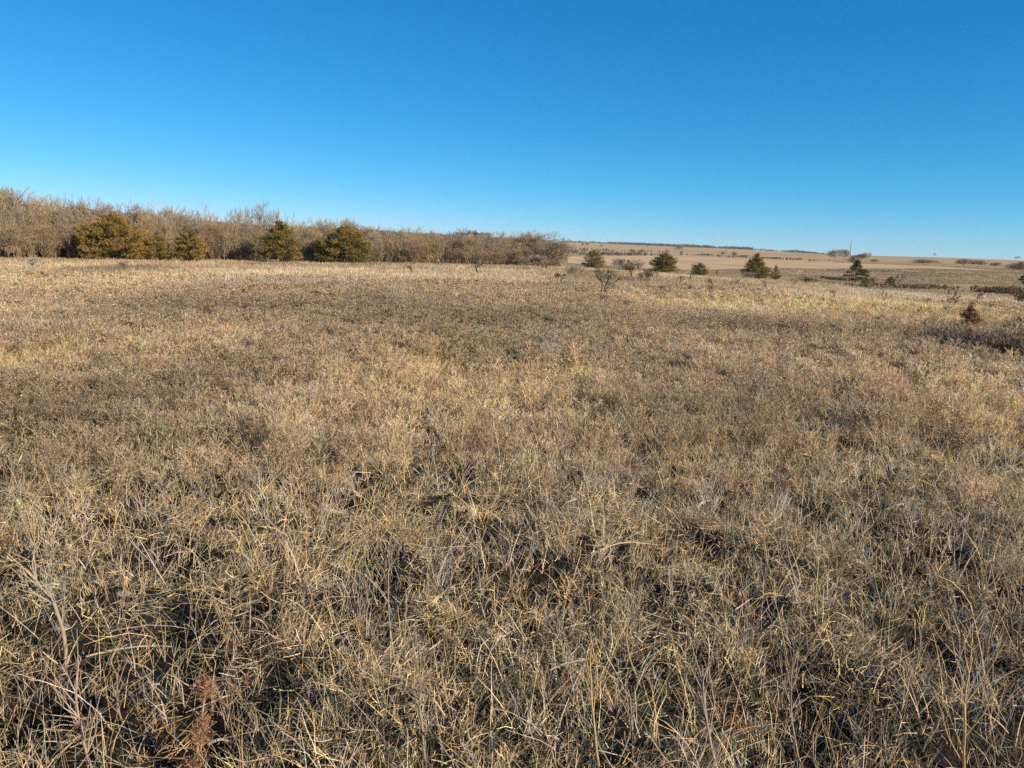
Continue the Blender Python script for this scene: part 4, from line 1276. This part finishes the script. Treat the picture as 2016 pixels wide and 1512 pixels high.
stick('straight whitish stick lying above the tall slim forked weed', (814, 1114), (924, 1104), .0042, (.64, .54, .42), .04, .07, seed=6)
stick('short stout broken stick lying at the bottom edge by the rusty plume', (412, 1495), (458, 1492), .0055, (.50, .40, .32), .02, .05, seed=7)
stick('long curved branch lying diagonally across the lower right', (1345, 1208), (1515, 1345), .0040, (.50, .40, .32), .10, .07, seed=8, forks=3)
stick('greyish curved twig arching over the ground at lower right', (1580, 1375), (1660, 1395), .0038, (.52, .43, .36), -.25, .06, seed=9)
stick('thin brown stick slanting over the dark hollow from the straw stems', (1080, 1362), (1165, 1334), .0035, (.48, .36, .26), .03, .08, seed=10)
stick('long pale stick lying across the bright grass right of centre', (1180, 1112), (1290, 1098), .0038, (.62, .50, .36), -.16, .07, seed=11)

def stone(label, px, py, sx, sy, sz, tone, name='flat_stone', cat='stone', seed=0, flat=.5, group=None):
    r = np.random.default_rng(seed + 60)
    b = at(px, py)
    nu, nv = 22, 12; V = []
    ns = Noise(seed + 70, 32)
    for j in range(nv + 1):
        th = math.pi * j / nv
        for i in range(nu):
            ph = 2 * math.pi * i / nu
            x, y, z = math.sin(th) * math.cos(ph), math.sin(th) * math.sin(ph), math.cos(th)
            k = 1 + .35 * (float(ns(x * 2 + 5 + z, y * 2 + 5)) - .5) + .15 * (float(ns(x * 6 + 9, y * 6 + z * 4 + 9)) - .5)
            V.append((x * k * sx, y * k * sy, z * k * sz))
    F = [[j * nu + i, j * nu + (i + 1) % nu, (j + 1) * nu + (i + 1) % nu, (j + 1) * nu + i] for j in range(nv) for i in range(nu)]
    V = np.array(V)
    me = mesh_from(name, V, F, np.tile(tone, (len(V), 1)), MAT_STONE, smooth=True)
    link(name, me, None, b + [0, 0, sz * flat], label=label, category=cat)
stone('flat grey stone half sunk beside the thick pale forked branch', 120, 1240, .034, .03, .012, (.20, .18, .155), seed=1)
stone('grey stone in dry grass right of the forked branch', 243, 1172, .036, .026, .012, (.21, .185, .15), seed=2)
stone('smooth brown earth clod beside a small dark patch of shade near the centre', 1049, 885, .055, .05, .045, (.17, .125, .09), name='earth_clod', cat='clod', seed=3, flat=.7)

# ------------------------------------------------------------------ thin air haze over the far fields
def build_haze():
    xs, ys, zs = (-2500, 2500), (-2500, 2500), (-6, 64)
    V = [(x, y, z) for x in xs for y in ys for z in zs]
    F = [(0, 1, 3, 2), (4, 6, 7, 5), (0, 4, 5, 1), (2, 3, 7, 6), (0, 2, 6, 4), (1, 5, 7, 3)]
    m = bpy.data.materials.new('air_haze'); m.use_nodes = True; n = m.node_tree; n.nodes.clear()
    o = n.nodes.new('ShaderNodeOutputMaterial'); v = n.nodes.new('ShaderNodeVolumePrincipled')
    v.inputs['Color'].default_value = (.72, .84, 1.0, 1); v.inputs['Density'].default_value = 0.9e-4
    v.inputs['Anisotropy'].default_value = 0.0
    n.links.new(v.outputs[0], o.inputs['Volume'])
    link('haze', mesh_from('haze', V, F, None, m), kind='stuff')
build_haze()
